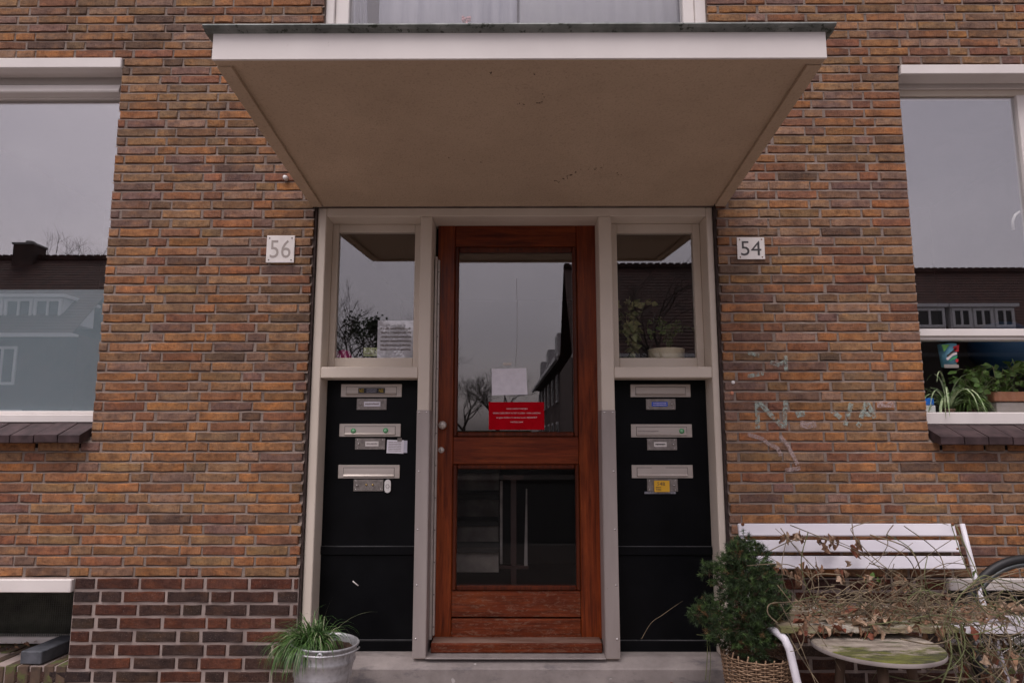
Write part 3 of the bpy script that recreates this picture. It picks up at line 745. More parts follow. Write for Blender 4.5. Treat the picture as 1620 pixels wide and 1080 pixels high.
prof = [(D0 - .001, ZFT - .002), (D0 - .012, ZFT + .006), (D0 - .024, zt_ - .013), (D0 - .031, zt_ - .007), (D0 - .028, zt_ - .001), (D0 - .018, zt_), (D0 + .06, zt_ + .001), (D0 + .06, ZFT - .002)]
e = MB()
def zring(side): pass
e.prism(prof, CL - .028, CR + .028, 'x')
ez = e.build('zinc_edge', M['zinc'], cn_)
slab(MB(), lambda y: edge(y, -1) - .02, lambda y: edge(y, 1) + .02, D0 + .061, -.003, lambda y: ZFT - .002, lambda y: zt_).build('zinc_roof', M['zinc'], cn_)

# ================================================================== ENTRANCE FRAME
FY = .03      # face of the frame
ef = thing('entrance_frame', (0, FY, .14), 'cream painted entrance frame with sidelights and black letterbox panels either side of the door', 'entrance frame')
ZS = Z(1042, FY)                           # bottom of frame, top of step
zmr1, zmr0 = Z(580, FY), Z(597.5, FY)      # mid rail
zh = Z(342, FY)                            # underside of the head
oL = X(507, 590, FY); iL0, iL1 = X(660.5, 620, FY), X(683, 400, FY)
iR0, iR1 = X(952, 640, FY), X(972.8, 640, FY); oR = X(1127.5, 600, FY)
xa, xb = PL + .012, PR - .012
bx('outer_post', M['cream'], ef, xa, oL, FY, .20, ZS, PTOP - .004, .004)
bx('outer_post', M['cream'], ef, oR, xb, FY, .20, ZS, PTOP - .004, .004)
bx('joint_filler', M['caulk'], ef, PL + .001, xa - .001, .012, .10, .14, PTOP - .004, 0)
bx('joint_filler', M['caulk'], ef, xb + .001, PR - .001, .012, .10, .14, PTOP - .004, 0)
bx('inner_post', M['cream'], ef, iL0, iL1, FY, .27, ZS, zh - .001, .004)
bx('inner_post', M['cream'], ef, iR0, iR1, FY, .27, ZS, zh - .001, .004)
bx('head_rail', M['cream'], ef, oL + .001, oR - .001, FY + .001, .27, zh, PTOP - .004, .003)
bx('mid_rail', M['cream'], ef, oL + .001, iL0 - .001, FY + .001, .21, zmr0, zmr1, .004)
bx('mid_rail', M['cream'], ef, iR1 + .001, oR - .001, FY + .001, .21, zmr0, zmr1, .004)
SY = .165
for (a, b, gx0, gx1, gt, gb) in ((oL, iL0, X(532.5, 460, SY), X(655, 460, SY), 366.7, 565.6), (iR1, oR, X(977.5, 460, SY), X(1099, 460, SY), 368.4, 566)):
    s = MB().box(a + .001, gx0, SY, .21, zmr1 + .001, zh - .001, .003).box(gx1, b - .001, SY, .21, zmr1 + .001, zh - .001, .003)
    s.box(gx0 + .0005, gx1 - .0005, SY + .001, .21, Z(gt, SY), zh - .001, .003).box(gx0 + .0005, gx1 - .0005, SY + .001, .21, zmr1 + .001, Z(gb, SY), .003)
    s = s.build('sidelight_sash', M['cream'], ef)
    bx('pane', M['glass'], s, gx0 + .001, gx1 - .001, .187, .192, Z(gb, SY) + .001, Z(gt, SY) - .001, 0)
    MB().prism([(FY + .02, zmr1 + .001), (SY - .001, zmr1 + .001), (SY - .001, zmr1 + .012)], a + .001, b - .001, 'x').build('sidelight_sill', M['cream'], ef)
# black panels
BY = .17
panels = []
for (a, b) in ((oL, iL0), (iR1, oR)):
    p = MB().box(a + .001, b - .001, BY, BY + .03, Z(864, BY) + .001, zmr0 - .001, .002).build('black_panel', M['black'], ef); panels.append(p)
    bx('rail', M['black'], p, a + .001, b - .001, BY - .016, BY + .03, Z(878, BY-.016), Z(864, BY-.01), .004)
    bx('ledge', M['edge_light'], p, a + .002, b - .002, BY - .0155, BY - .0005, Z(864, BY-.01) + .0002, Z(864, BY-.01) + .0022, .0005)  # added pale strips: light on the rail tops, put into the colour
    bx('ledge', M['edge_light'], p, a + .002, b - .002, BY - .0155, BY - .0045, Z(1012, BY-.01) + .0002, Z(1012, BY-.01) + .0022, .0005)
    bx('lower_panel', M['black'], p, a + .001, b - .001, BY - .004, BY + .03, Z(1012, BY) + .001, Z(878, BY-.016) - .001, .002)
    bx('base_board', M['black'], p, a + .001, b - .001, BY - .016, BY + .03, ZS + .002, Z(1012, BY-.01), .004)
# steel kick strips on the inner posts
for (a, b, side) in ((iL0, iL1, 1), (iR0, iR1, -1)):
    zt2 = Z(648.5, FY)
    s = MB().box(a - .001, b + .001, FY - .004, FY - .001, ZS + .004, zt2, .001)
    if side > 0: s.box(b + .0015, b + .0045, FY - .004, .17, ZS + .004, zt2, .001)
    else: s.box(a - .0045, a - .0015, FY - .004, .17, ZS + .004, zt2, .001)
    s = s.build('steel_strip', M['steel'], ef)
    for py in ((652, 745, 837, 925, 1010)):
        for q in ((.2, .82) if py == 652 else (.25 if side > 0 else .8,)):
            MB().lathe([(0, -.0025), (.0035, -.0018), (.005, 0)], (a + (b-a)*q, FY - .0042, Z(py, FY)), 10, 'y').build('screw', M['chrome'], s)
# security strip left of the door
DY = .20
s = MB().box(X(684.5, 700, DY-.03), X(688, 700, DY-.03), DY - .05, DY - .002, Z(1010, DY-.03), Z(407, DY-.03), .001).box(X(688.6, 700, DY-.03), X(691.6, 700, DY - .03), DY - .03, DY - .002, Z(1005, DY-.03), Z(411, DY-.03), .001)
s = s.build('security_strip', M['alu'], ef)
for i in range(12):
    MB().lathe([(0, -.003), (.003, -.002), (.004, 0)], (X(690, 700, DY-.03), DY - .031, Z(430 + i*51, DY-.03)), 8, 'y').build('stud', M['alu_dark'], s)
# threshold and door step
M['wood_w'] = mix2('worn_grey_threshold', (.10, .03, .014), (.26, .17, .13), 9, .7, sc=(.3, 1, 1), lo=.3, hi=.6)
bx('threshold_top', M['wood_w'], ef, X(683, 1020, .1), X(951.5, 1020, .1), .10, .199, Z(1017, .095) + .0005, Z(1017, .095) + .004, .001)
bx('door_threshold', M['wood_s'], ef, X(681.5, 1020, .1), X(953, 1020, .1), .095, .26, Z(1032.5, .095), Z(1017, .095), .004)
st = thing('doorstep', (0, 0, 0), 'worn grey stone doorstep under the entrance frame', 'step')
MB().prism([(.30, ZS - .0005), (.09, ZS - .0005), (.075, ZS - .002), (-.002, Z(1055.5, -.002)), (-.008, Z(1058, -.002)), (-.008, 0), (.30, 0)], PL + .002, PR - .002, 'x').build('step_stone', M['stone'], st)
MB().box(iL1 + .002, iR0 - .002, .02, .27, ZS, Z(1033, .095) - .001, .003).build('raised_block', M['stone'], st)

# ---- letter plates and bell plates (parts of the frame, on the black panels)
def plate(x0, x1, y0, y1, m=M['alu'], flap=True):
    """pixel rectangle -> plate with a recessed flap"""
    cy = (y0 + y1)/2; a, b = X(x0, cy, BY), X(x1, cy, BY); c, d = Z(y1, BY), Z(y0, BY)
    o = bx('letter_plate', m, ef, a, b, BY - .008, BY - .0005, c, d, .0015)
    fx0, fx1 = a + .035*(b-a)*2.6, b - .035*(b-a)*2.6; fz0, fz1 = c + (d-c)*.14, d - (d-c)*.22
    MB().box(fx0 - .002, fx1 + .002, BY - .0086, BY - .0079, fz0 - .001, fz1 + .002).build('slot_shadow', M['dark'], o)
    MB().prism([(BY - .0088, fz1), (BY - .0095, fz1), (BY - .0105, fz0 + (fz1-fz0)*.25), (BY - .0165, fz0 + .003), (BY - .015, fz0), (BY - .0088, fz0)], fx0, fx1, 'x').build('flap', m, o)
    return o, (fx0, fx1, fz0, fz1)
def bell(x0, x1, y0, y1, btn_side):
    cy = (y0 + y1)/2; a, b = X(x0, cy, BY), X(x1, cy, BY); c, d = Z(y1, BY), Z(y0, BY)
    o = bx('doorbell_plate', M['alu_dark'], ef, a, b, BY - .006, BY - .0005, c, d, .0012)
    bxx = a + (b-a)*(.13 if btn_side < 0 else .87)
    MB().lathe([(0, -.009), (.003, -.0085), (.005, -.006), (.0055, 0)], (bxx, BY - .006, (c+d)/2), 14, 'y').build('bell_button', M['chrome'], o)
    for u in (.08, .92):
        for v in (.14, .86):
            MB().lathe([(0, -.0015), (.002, -.001), (.003, 0)], (a + (b-a)*u, BY - .006, c + (d-c)*v), 8, 'y').build('screw', M['chrome'], o)
    return o, (a, b, c, d)
def scribble(parent, m, a, b, c, d, rows, y, rg):
    """lines of writing too small to be read"""
    mb = MB()
    for r in range(rows):
        z = d - (d-c)*(r + .5)/rows; x = a; h = (d-c)/rows*.42
        while x < b - .001:
            l = rg.uniform(.0012, .0045); e = min(x + l, b)
            mb.box(x, e, y - .0003, y, z - h*rg.uniform(.3, .55), z + h*rg.uniform(.3, .55)); x = e + .0009
    return mb.build('writing', m, parent)
rg = random.Random(9)
P1, f1 = plate(540, 636, 607.5, 627.7); P2, f2 = plate(537.4, 634.2, 670, 690.4); P3, f3 = plate(535.4, 632.6, 735, 756.3)
Q1, h1 = plate(997, 1092, 608, 628); Q2, h2 = plate(998, 1094.3, 670.7, 691.5); Q3, h3 = plate(999, 1095.6, 735, 755.8)
def stick(name, m, parent, px0, px1, py0, py1, Y, t=.0006, label=None):
    return MB().box(X(px0, py0, Y), X(px1, py0, Y), Y - t, Y, Z(py1, Y), Z(py0, Y)).build(name, m, parent, label=label)
SYk = BY - .0125
sk = stick('sticker', M['stickblk'], P1, 567, 609, 613.3, 621.6, SYk, .001, 'black sticker with the word NEE in yellow at both ends')
for cx in (572, 603.2):
    text('lettering', 'NEE', M['yellow'], sk, X(cx, 617, SYk), Z(617.6, SYk), SYk - .0014, .019, .025)
scribble(sk, M['paper2'], X(580, 617, SYk), X(596, 617, SYk), Z(620.5, SYk), Z(614.5, SYk), 3, SYk - .0014, rg)
B1, b1 = bell(564.7, 611.9, 630, 648, -1); B2, b2 = bell(562, 609.5, 693, 710.7, -1); B3, b3 = bell(559.5, 606.7, 757.9, 776.5, -1)
C1, c1 = bell(1021.7, 1068.4, 630.8, 648, 1); C2, c2 = bell(1023.5, 1070.7, 693.3, 711.7, 1); C3, c3 = bell(1023.5, 1072, 757, 777, 1)
YB = BY - .0062
def namecard(parent, m, px0, px1, py0, py1, ink, rows=1):
    o = stick('name_card', m, parent, px0, px1, py0, py1, YB, .0012)
    scribble(o, ink, X(px0 + 2, py0, YB), X(px1 - 2, py0, YB), Z(py1 - .8, YB), Z(py0 + .8, YB), rows, YB - .0015, rg)
namecard(B1, M['paper'], 576, 602, 634.8, 642.6, M['inkgrey']); namecard(B2, M['enamel'], 578, 599, 697.8, 705.6, M['inkgrey'])
namecard(C1, M['blue'], 1031, 1056, 635.5, 642.6, M['letter'], 2); namecard(C2, M['enamel'], 1034.5, 1054.5, 698.8, 706.4, M['ink'])
for px in (579.5, 589.5): MB().lathe([(0, -.006), (.005, -.005), (.0055, 0)], (X(px, 766.5, YB), YB, Z(766.5, YB)), 12, 'y').build('lock_cylinder', M['brass'], B3)
for (pp, px, py, m) in ((P2, 559, 681.2, 0), (P2, 610, 680.6, 0), (Q2, 1078.5, 681.6, 1)):
    cc = (X(px, py, SYk), SYk, Z(py, SYk))
    o = MB().lathe([(0, -.001), (.0135, -.001), (.0135, 0), (0, 0)], cc, 20, 'y').build('round_sticker', M['green'], pp)
    MB().lathe([(0, -.0016), (.0085, -.0016), (.0085, -.0011), (0, -.0011)], cc, 14, 'y').build('sticker_centre', M['green2'], o)
scribble(Q2, M['inkgrey'], X(1009, 681, SYk), X(1042, 681, SYk), Z(683.5, SYk), Z(679.8, SYk), 1, SYk - .0005, rg)
stick('tape_patch', M['alu'], Q3, 1031, 1053, 739, 748, SYk + .001)
# wireless bell
wb = thing('doorbell', (X(613.8, 768, BY), BY, Z(779, BY)), 'small white plastic push button bell beside the lowest name plate, left panel', 'doorbell')
a, b, c, d = X(608.9, 768, BY), X(618.7, 768, BY), Z(779, BY), Z(758, BY); r = (b-a)/2
pts = [(a + r + r*math.cos(t), d - r + r*math.sin(t)) for t in [i*math.pi/8 for i in range(9)]] + [(a + r + r*math.cos(t), c + r + r*math.sin(t)) for t in [math.pi + i*math.pi/8 for i in range(9)]]
MB().prism(pts, BY - .014, BY - .0005, 'y').build('housing', M['plastic'], wb)
MB().lathe([(r*.62, -.0006), (r*.62, -.0012), (r*.5, -.0012), (r*.5, -.0006)], (a + r, BY - .0142, (c+d)/2), 20, 'y').build('button_ring', M['inkgrey'], wb)
# notes
o = thing('note', (X(626, 706, BY), BY, Z(716, BY)), 'two small white handwritten slips stuck beside the middle name plate, left panel', 'note')
stick('slip', M['paper2'], o, 636, 644.5, 696.5, 716, BY - .001, .0006)
q = stick('slip', M['paper'], o, 612.2, 639, 695.6, 716.8, BY - .0022, .0006); q.rotation_euler.y = R(1.5)
scribble(q, M['inkgrey'], X(615, 700, BY), X(635, 700, BY), Z(714, BY), Z(698, BY), 6, BY - .0031, rg)
MB().box(X(629, 690, BY), X(636, 690, BY), BY - .0034, BY - .0029, Z(698, BY), Z(692.5, BY)).build('tape', M['alu_dark'], o)
YS = BY - .018
o = thing('sticky_note', (X(1046.8, 768, BY), YS, Z(777, YS)), 'yellow note reading 54B taped over the lowest name plate, right panel', 'note')
q = stick('paper', M['sticky'], o, 1034.7, 1059, 759.7, 777.6, YS, .0008)
text('lettering', '54B', M['ink'], q, X(1046, 764.5, YS), Z(764.8, YS), YS - .0012, .018, .042, -3)
scribble(q, M['ink'], X(1037.5, 770, YS), X(1046, 770, YS), Z(776.5, YS), Z(769, YS), 3, YS - .0012, rg)
MB().box(X(1019.5, 779, BY), X(1069, 779, BY), BY - .002, BY - .0005, Z(780.6, BY), Z(777, BY), .0005).build('glue_residue', mix2('glue_residue', (.16, .16, .19), (.34, .34, .38), 90, .6), ef)
MB().tube([at(558, 918.5, BY - .006), at(562, 922, BY - .006), at(567, 926, BY - .006)], .0035, 6).build('chipped_paint', M['enamel'], ef)

# ================================================================== DOOR
dr = thing('door', (0, DY, ZS), 'varnished red brown wooden door with two glass panes and a round knob', 'door')
dx0, dx1 = X(690.5, 560, DY), X(946.5, 560, DY); dz1, dz0 = Z(354, DY), Z(1010.5, DY)
gx0, gx1 = X(725, 540, DY), X(906.5, 540, DY)        # pane edges, upper
lx0, lx1 = X(722.5, 830, DY), X(911, 830, DY)
px0, px1 = min(gx0, lx0) - .022, max(gx1, lx1) + .022
bx('stile', M['wood_v'], dr, dx0, px0, DY, DY + .045, dz0, dz1, .004)
bx('stile', M['wood_v'], dr, px1, dx1, DY, DY + .045, dz0, dz1, .004)
z1, z2 = Z(391, DY), Z(690.5, DY); z3, z4 = Z(734, DY), Z(933.5, DY)
bx('top_rail', M['wood_h'], dr, px0 + .0008, px1 - .0008, DY + .0005, DY + .045, z1, dz1, .003)
bx('lock_rail', M['wood_h'], dr, px0 + .0008, px1 - .0008, DY + .0005, DY + .045, z3, z2, .003)
zg = Z(977, DY)
bx('kick_board', M['wood_s'], dr, px0 + .0008, px1 - .0008, DY + .0015, DY + .045, zg + .004, z4, .004)
bx('kick_board', M['wood_s'], dr, px0 + .0008, px1 - .0008, DY - .004, DY + .045, dz0, zg - .004, .006)
def pane_set(x0, x1, za, zb, ph, pxs, pys):
    m = MB(); w = .022
    # rounded glazing bead
    for (a, b, c, d) in ((px0 + .001, x0, za, zb), (x1, px1 - .001, za, zb)):
        m.box(a, b, DY - .010, DY + .03, c + .001, d - .001, .006)
    m.box(x0 + .0005, x1 - .0005, DY - .010, DY + .03, za + .001, za + ph[1], .006); m.box(x0 + .0005, x1 - .0005, DY - .010, DY + .03, zb - ph[0], zb - .001, .006)
    b = m.build('glazing_bead', M['wood_d'], dr)
    bx('pane', M['glass'] if za > 1.2 else M['glass_low'], dr, x0 + .001, x1 - .001, DY + .008, DY + .013, za + ph[1] + .001, zb - ph[0] - .001, 0)
pane_set(gx0, gx1, z2, z1, (z1 - Z(399.5, DY), Z(683, DY) - z2), 0, 0)
pane_set(lx0, lx1, z4, z3, (z3 - Z(741.5, DY), Z(925.5, DY) - z4), 0, 0)
k = MB().lathe([(0, -.052), (.014, -.050), (.021, -.042), (.0225, -.034), (.018, -.025), (.010, -.020), (.009, -.010), (.019, -.006), (.020, 0)], (X(701, 672, DY), DY, Z(672.3, DY)), 28, 'y').build('door_knob', M['alu'], dr)
lk = MB().lathe([(0, -.008), (.012, -.008), (.0165, -.004), (.017, 0)], (X(698, 711, DY), DY, Z(711.5, DY)), 24, 'y').build('lock', M['alu'], dr)
MB().lathe([(0, -.0015), (.007, -.0012), (.0075, 0)], (X(698, 711, DY), DY - .0082, Z(711.5, DY)), 16, 'y').build('key_cylinder', M['chrome'], lk)
MB().tube([at(817, 440, DY + .0075), at(818.5, 510, DY + .0075), at(816, 578, DY + .0075)], .0012, 4).build('pane_crack', M['inkgrey'], dr)
# notices on the pane
GY = DY + .0065
o = thing('paper_notice', (X(806, 603, GY), GY, Z(625, GY)), 'blank white paper sheet taped to the upper pane of the door', 'notice')
m = MB(); m.bm.free(); m.bm = bmesh.new()
c4 = [at(778.2, 625.2, GY), at(834.5, 623.8, GY), at(832.5, 582, GY), at(778, 583, GY)]
N = 8; vs = []
for i in range(N+1):
    for j in range(N+1):
        u, v = i/N, j/N; p = c4[0].lerp(c4[1], u).lerp(c4[3].lerp(c4[2], u), v); p.y -= .0015 + .0025*abs(mnoise.noise(Vector((u*3, v*3, 2)))); vs.append(m.bm.verts.new(p))
for i in range(N):
    for j in range(N):
        f = m.bm.faces.new((vs[i*(N+1)+j], vs[(i+1)*(N+1)+j], vs[(i+1)*(N+1)+j+1], vs[i*(N+1)+j+1])); f.smooth = True
m.build('sheet', M['paper'], o)
MB().box(X(796, 578, GY), X(809, 578, GY), GY - .002, GY - .001, Z(577.5, GY), Z(573.5, GY)).build('tape', M['alu'], o)
o = thing('red_sign', (X(817, 657, GY), GY, Z(679.3, GY)), 'red sign with four lines of white capitals on the upper pane of the door', 'sign')
q = stick('board', M['red'], o, 773.3, 860.8, 635.8, 679.4, GY, .002)
for (t, py, wpx, h) in (("VOOR CONTACT PARTIJEN", 646.7, 36, 2.9), ("GRAAG DEZE DEUR 'ALTIJD' SLUITEN - OOK OVERDAG", 653.5, 80, 3.2), ("en geen folders 'in de bus' a.u.b. BEDANKT", 660.4, 69, 3.4), ("HARTELIJK DANK", 667.6, 22, 3.0)):
    s = .00325
    text('lettering', t, M['letter'], q, X(817.5, py, GY), Z(py, GY), GY - .0026, h*s, wpx*s)

# ================================================================== HALL BEHIND THE DOOR
sc_ = thing('staircase', (X(755, 850, .8), .8, .14), 'pale stair risers seen through the lower pane of the door at left', 'stairs')
for i, (pa, pb) in enumerate(((905, 873), (860, 831), (817, 790), (775, 748))):
    yy = .55 + .22*i
    bx('riser', M['tread'], sc_, X(700, 850, yy), X(789, 850, yy), yy, yy + .02, Z(pa, yy), Z(pb, yy), .002)
    bx('tread', M['hallwall'], sc_, X(700, 850, yy), X(789, 850, yy), yy - .03, yy + .215, Z(pb, yy) + .001, Z(pb, yy) + .03, .002)
id_ = thing('inner_door', (X(812, 850, .7), .7, .14), 'narrow dark red inner door with pale edges, ajar behind the lower pane', 'door')
bx('edge_strip', M['greywood'], id_, X(791, 850, .7), X(795, 850, .7), .68, .72, Z(891, .7), Z(760, .7), .001)
MB().prism([(X(829, 890, .7), Z(897, .7)), (X(834.5, 890, .7), Z(897, .7)), (X(834, 775, .7), Z(773, .7)), (X(832, 775, .7), Z(773, .7))], .69, .71, 'y').build('edge_strip', M['greywood'], id_)
bx('bottom_rail', M['hallwood'], id_, X(790, 895, .7), X(836, 895, .7), .685, .715, Z(899, .7), Z(894, .7), .001)
bx('top_rail', M['hallwood'], id_, X(796, 895, .7), X(828, 895, .7), .685, .715, Z(758, .7), Z(751, .7), .001)
bx('leg', M['hallwood'], id_, X(808, 895, .71), X(817, 895, .71), .70, .73, Z(925, .7), Z(752, .7), .001)

# ================================================================== HOUSE NUMBERS
def number(px0, px1, py0, py1, txt, m, label, rust):
    Y = -.006; cx, cy = (px0+px1)/2, (py0+py1)/2
    a, b, c, d = X(px0, cy, Y), X(px1, cy, Y), Z(py1, Y, cx), Z(py0, Y, cx)
    o = thing('house_number_sign', ((a+b)/2, Y, c), label, 'house number')
    q = bx('plate', M['enamel'], o, a, b, Y - .003, Y, c, d, .0015)
    text('lettering', txt, m, q, (a+b)/2, (c+d)/2, Y - .0036, (d-c)*.66, (b-a)*.74)
    for u in (.10, .90):
        for v in (.10, .90):
            MB().lathe([(0, -.003), (.0028, -.002), (.004, 0)], (a + (b-a)*u, Y - .003, c + (d-c)*v), 8, 'y').build('screw', M['rust'] if rust else M['ink'], q)
number(421.7, 466, 372.7, 415.7, '56', NT('sun_faded_lettering').fin((.34, .30, .275), .6), 'square white number plate reading 56 in faded grey', False)
number(1166, 1209.6, 375.7, 410.4, '54', M['ink'], 'square white number plate reading 54 with rusty screws', True)
# small wall fittings
o = MB().lathe([(0, -.03), (.010, -.03), (.013, -.02), (.013, 0), (0, 0)], at(453, 283, -.003), 12, 'y').build('cable_cap', M['plastic'], None)
tag(o, 'small white plastic cap on the brick beside the left canopy corner', 'cap')
for px, py, ml, lab in ((1160, 604.5, 'plastic', 'upper of two round wall plugs by the right door post, pale'), (1158, 621.5, 'skin', 'lower of two round wall plugs by the right door post, brownish')):
    o = MB().lathe([(0, -.003), (.006, -.003), (.0095, -.001), (.010, .001)], at(px, py, -.002), 14, 'y').build('wall_plug', M[ml], None); tag(o, lab, 'wall plug')

# ================================================================== GRAFFITI
def G(x, y): return at(1150 + x/4.91, 560 + y/4.91, -.0036)
def strokes(name, m, lines, wd, label):
    t = thing(name, G(*lines[0][0]), label, 'graffiti')
    for ln in lines:
        mb = MB(); P = [G(*p) for p in ln]; side = []
        for i, p in enumerate(P):
            d = (P[min(i+1, len(P)-1)] - P[max(i-1, 0)]); d.y = 0; d.normalize(); q = Vector((-d.z, 0, d.x))
            side.append((p - q*wd/2, p + q*wd/2))
        for (a, b), (c, d) in zip(side, side[1:]): mb.poly([a, b, d, c])
        bmesh.ops.remove_doubles(mb.bm, verts=mb.bm.verts, dist=1e-5)
        o = mb.build('stroke', m, t); md = o.modifiers.new('s', 'SOLIDIFY'); md.thickness = .0004
strokes('graffiti', M['mint'], [[(232, 365), (238, 470), (240, 580)], [(250, 372), (340, 470), (440, 572)], [(456, 360), (450, 470), (450, 578)],
    [(545, 445), (565, 490)], [(585, 440), (590, 485)], [(815, 440), (885, 495)], [(965, 380), (940, 500)], [(905, 530), (940, 540)],
    [(1085, 370), (1040, 495)], [(1090, 375), (1150, 495)], [(1050, 462), (1135, 470)], [(1010, 535), (1040, 560)]], .024, 'faint mint green letters N and A sprayed on the bricks above the bench')
strokes('graffiti', M['mint'], [[(165, -10), (255, 12)], [(340, 60), (400, 85), (450, 55)], [(455, 10), (460, 130)], [(160, 170), (240, 158), (285, 150)]], .02, 'faint mint green smears on the bricks beside the upper wall plug')
strokes('graffiti', M['chalk'], [[(160, 620), (270, 655), (330, 700), (390, 725), (420, 790)], [(415, 635), (475, 715), (515, 790), (550, 860)], [(450, 900), (570, 885)]], .02, 'pale chalk arrow scribbled on the bricks below the green letters')
strokes('graffiti', M['chalk'], [[(570, 535), (620, 555), (690, 540)], [(1165, 390), (1305, 388)]], .034, 'pale chalk patches on two bricks beside the green letter A')

# ================================================================== BASEMENT OPENINGS
YBS = .35
def basement(x0, x1, zt_, zb_, label, side):
    b = thing('basement_window', ((x0+x1)/2, YBS, zb_), label, 'basement window')
    bx('frame_sill', M['white'], b, x0, x1, YBS, YBS + .08, zb_, zb_ + .034, .004)
    bx('back_board', M['mossy'], b, x0, x1 - .35, YBS + .16, YBS + .18, zb_ - .1, zt_ + .1, 0)
    m = MB(); x = x0 + .01
    while x < x1: m.box(x, x + .0012, YBS + .02, YBS + .0212, zb_ + .035, zt_ + .05); x += .012
    z = zb_ + .040
    while z < zt_ + .05: m.box(x0, x1, YBS + .0215, YBS + .0227, z, z + .0012); z += .012
    tag(m.build('wire_mesh', M['meshwire'], b), kind='stuff')
    bx('pane', M['glass_low'], b, x0, x1, YBS + .03, YBS + .034, zb_ + .035, zt_ + .05, 0)
    return b
zbs = Z(1018, YBS, 50)
basement(XL, BLx + .12, Z(937, -.02, 60) - .002, zbs, 'dark meshed basement window under its white lintel at the lower left corner', -1)
basement(BRx - .12, XR, Z(934, -.02, 1560) - .002, zbs, 'dark basement window behind the bicycle wheel at the right edge', 1)
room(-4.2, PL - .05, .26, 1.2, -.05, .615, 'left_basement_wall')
mossb = mix2('mossy_brick', (.045, .030, .022), (.11, .070, .045), 14, .9, bump=.6, dirt=((.09, .10, .03), 12, .52))
mossj = mix2('mossy_joint', (.10, .09, .05), (.22, .20, .09), 20, .95, bump=.5)
zc = Z(1053, 0, 60)
for (xa_, xb_, lab) in ((XL, BLx, 'mossy brick on edge sill before the basement window at the lower left corner'), (BRx, XR, 'brick on edge sill under the basement window behind the bicycle')):
    rg = random.Random(21)
    cb = thing('brick_sill', ((xa_ + xb_)/2, .1, 0), lab, 'sill')
    MB().box(xa_, xb_, .004, YBS + .06, 0.0, zc - .008).build('joint_bed', mossj, cb)
    x = xb_ - .004
    while x > xa_ + .07:
        wd = .052 + rg.uniform(-.003, .003)
        MB().box(x - wd, x, -.004 + rg.uniform(-.003, .003), .205, zc - .105, zc + rg.uniform(-.003, .003), .003).build('brick', mossb, cb)
        MB().box(x - wd, x, .215, YBS - .001, zc - .105, zc + rg.uniform(-.003, .004), .003).build('brick', mossb, cb); x -= wd + .011
p0 = at(31, 1064, .012); p1 = at(66, 1066, .012)
o = MB().box(p0.x, p1.x, .012, .30, zc + .0045, zc + .066, .004).build('slate_block', M['slate'], None); o.rotation_euler.z = R(-3); tag(o, 'dark grey slate block lying on the mossy brick sill', 'stone block')
db = MB()
for i in range(60):
    p = Vector((rg.uniform(-2.9, BLx - .02), rg.uniform(.24, .40), zc + rg.uniform(.0, .03))); e = Vector((rg.gauss(0, 1), rg.gauss(0, 1), rg.gauss(0, .6))).normalized()*rg.uniform(.006, .018); q = e.orthogonal().normalized()*rg.uniform(.004, .01)
    db.poly([p - e, p + q, p + e, p - q])
tag(db.build('debris', M['leafb'], None), 'crumbs of mortar and dead leaves at the back of the mossy basement sill', 'debris', kind='stuff')

# ================================================================== BUCKET WITH GRASS
bc = Vector((X(509, 1010, -.34), -.34, 0.0)); RB, HB = .146, Z(1013, -.34, 509)
bk = thing('bucket', bc, 'dented galvanised zinc bucket standing left of the doorstep', 'bucket')
Mb = Matrix.Translation(bc) @ Matrix.Rotation(R(2.5), 4, 'Y')
def rr(h): return .092 + (RB - .092)*h/HB
prof = [(0, .006), (.088, .006), (.092, 0), (rr(.03), .03)]
for (h) in (HB*.62,): prof += [(rr(h-.012), h-.012), (rr(h)+.003, h-.004), (rr(h)+.003, h+.004), (rr(h+.012), h+.012)]
h = HB*.80; prof += [(rr(h-.012), h-.012), (rr(h)+.005, h-.004), (rr(h)+.005, h+.004), (rr(h+.012), h+.012)]
prof += [(RB - .002, HB - .012), (RB + .005, HB - .010), (RB + .0065, HB - .003), (RB + .004, HB), (RB - .001, HB - .001), (RB - .004, HB - .012), (rr(HB*.75) - .004, HB*.75)]
MB().lathe(prof, (0, 0, 0), 48, 'z', Mb).build('body', M['galv'], bk)
hh = MB(); pts = []
for i in range(17):
    t = math.pi * i/16; pts.append(Mb @ Vector((-(RB+.010)*math.cos(t), -(RB+.012)*math.sin(t), HB - .020 - .004*math.sin(t))))
hh.tube(pts, .0042, 8).build('handle', M['galv'], bk)
for s in (-1, 1):
    MB().lathe([(.006, -.004), (.013, -.004), (.013, .004), (.006, .004), (.006, -.004)], Mb @ Vector((.02 if s > 0 else -.12, -(RB + .008)*(1 if s > 0 else .72), HB - .020)), 12, 'y').build('handle_ear', M['galv'], bk)
sl_ = MB()
for i in range(20):
    pass
sl_.lathe([(0, HB - .024), (.07, HB - .029), (.112, HB - .034), (RB - .006, HB - .036)], (0, 0, 0), 40, 'z', Mb)
o = sl_.build('soil', M['soil'], None); tag(o, 'reddish brown soil filling the zinc bucket', 'soil')
for v in o.data.vertices: v.co.z += .012*mnoise.noise(Vector(v.co)*22)
def blade(mb, p, d, L, w, droop, n=6):
    d = Vector(d).normalized(); side = d.cross(Vector((0, 0, 1)))
    if side.length < 1e-3: side = Vector((1, 0, 0))
    side = (side.normalized() + Vector((rnd.uniform(-.4, .4), rnd.uniform(-.4, .4), 0))).normalized()
    prev = None; q = Vector(p)
    for i in range(n + 1):
        t = i/n; ww = w*(1 - t**2*.92)
        a = mb.bm.verts.new(q - side*ww/2); b = mb.bm.verts.new(q + side*ww/2)
        if prev: f = mb.bm.faces.new((prev[0], prev[1], b, a)); f.smooth = True
        prev = (a, b); q = q + d*(L/n); d = (d + Vector((0, 0, -droop/n*(1 + 2*t)))).normalized()
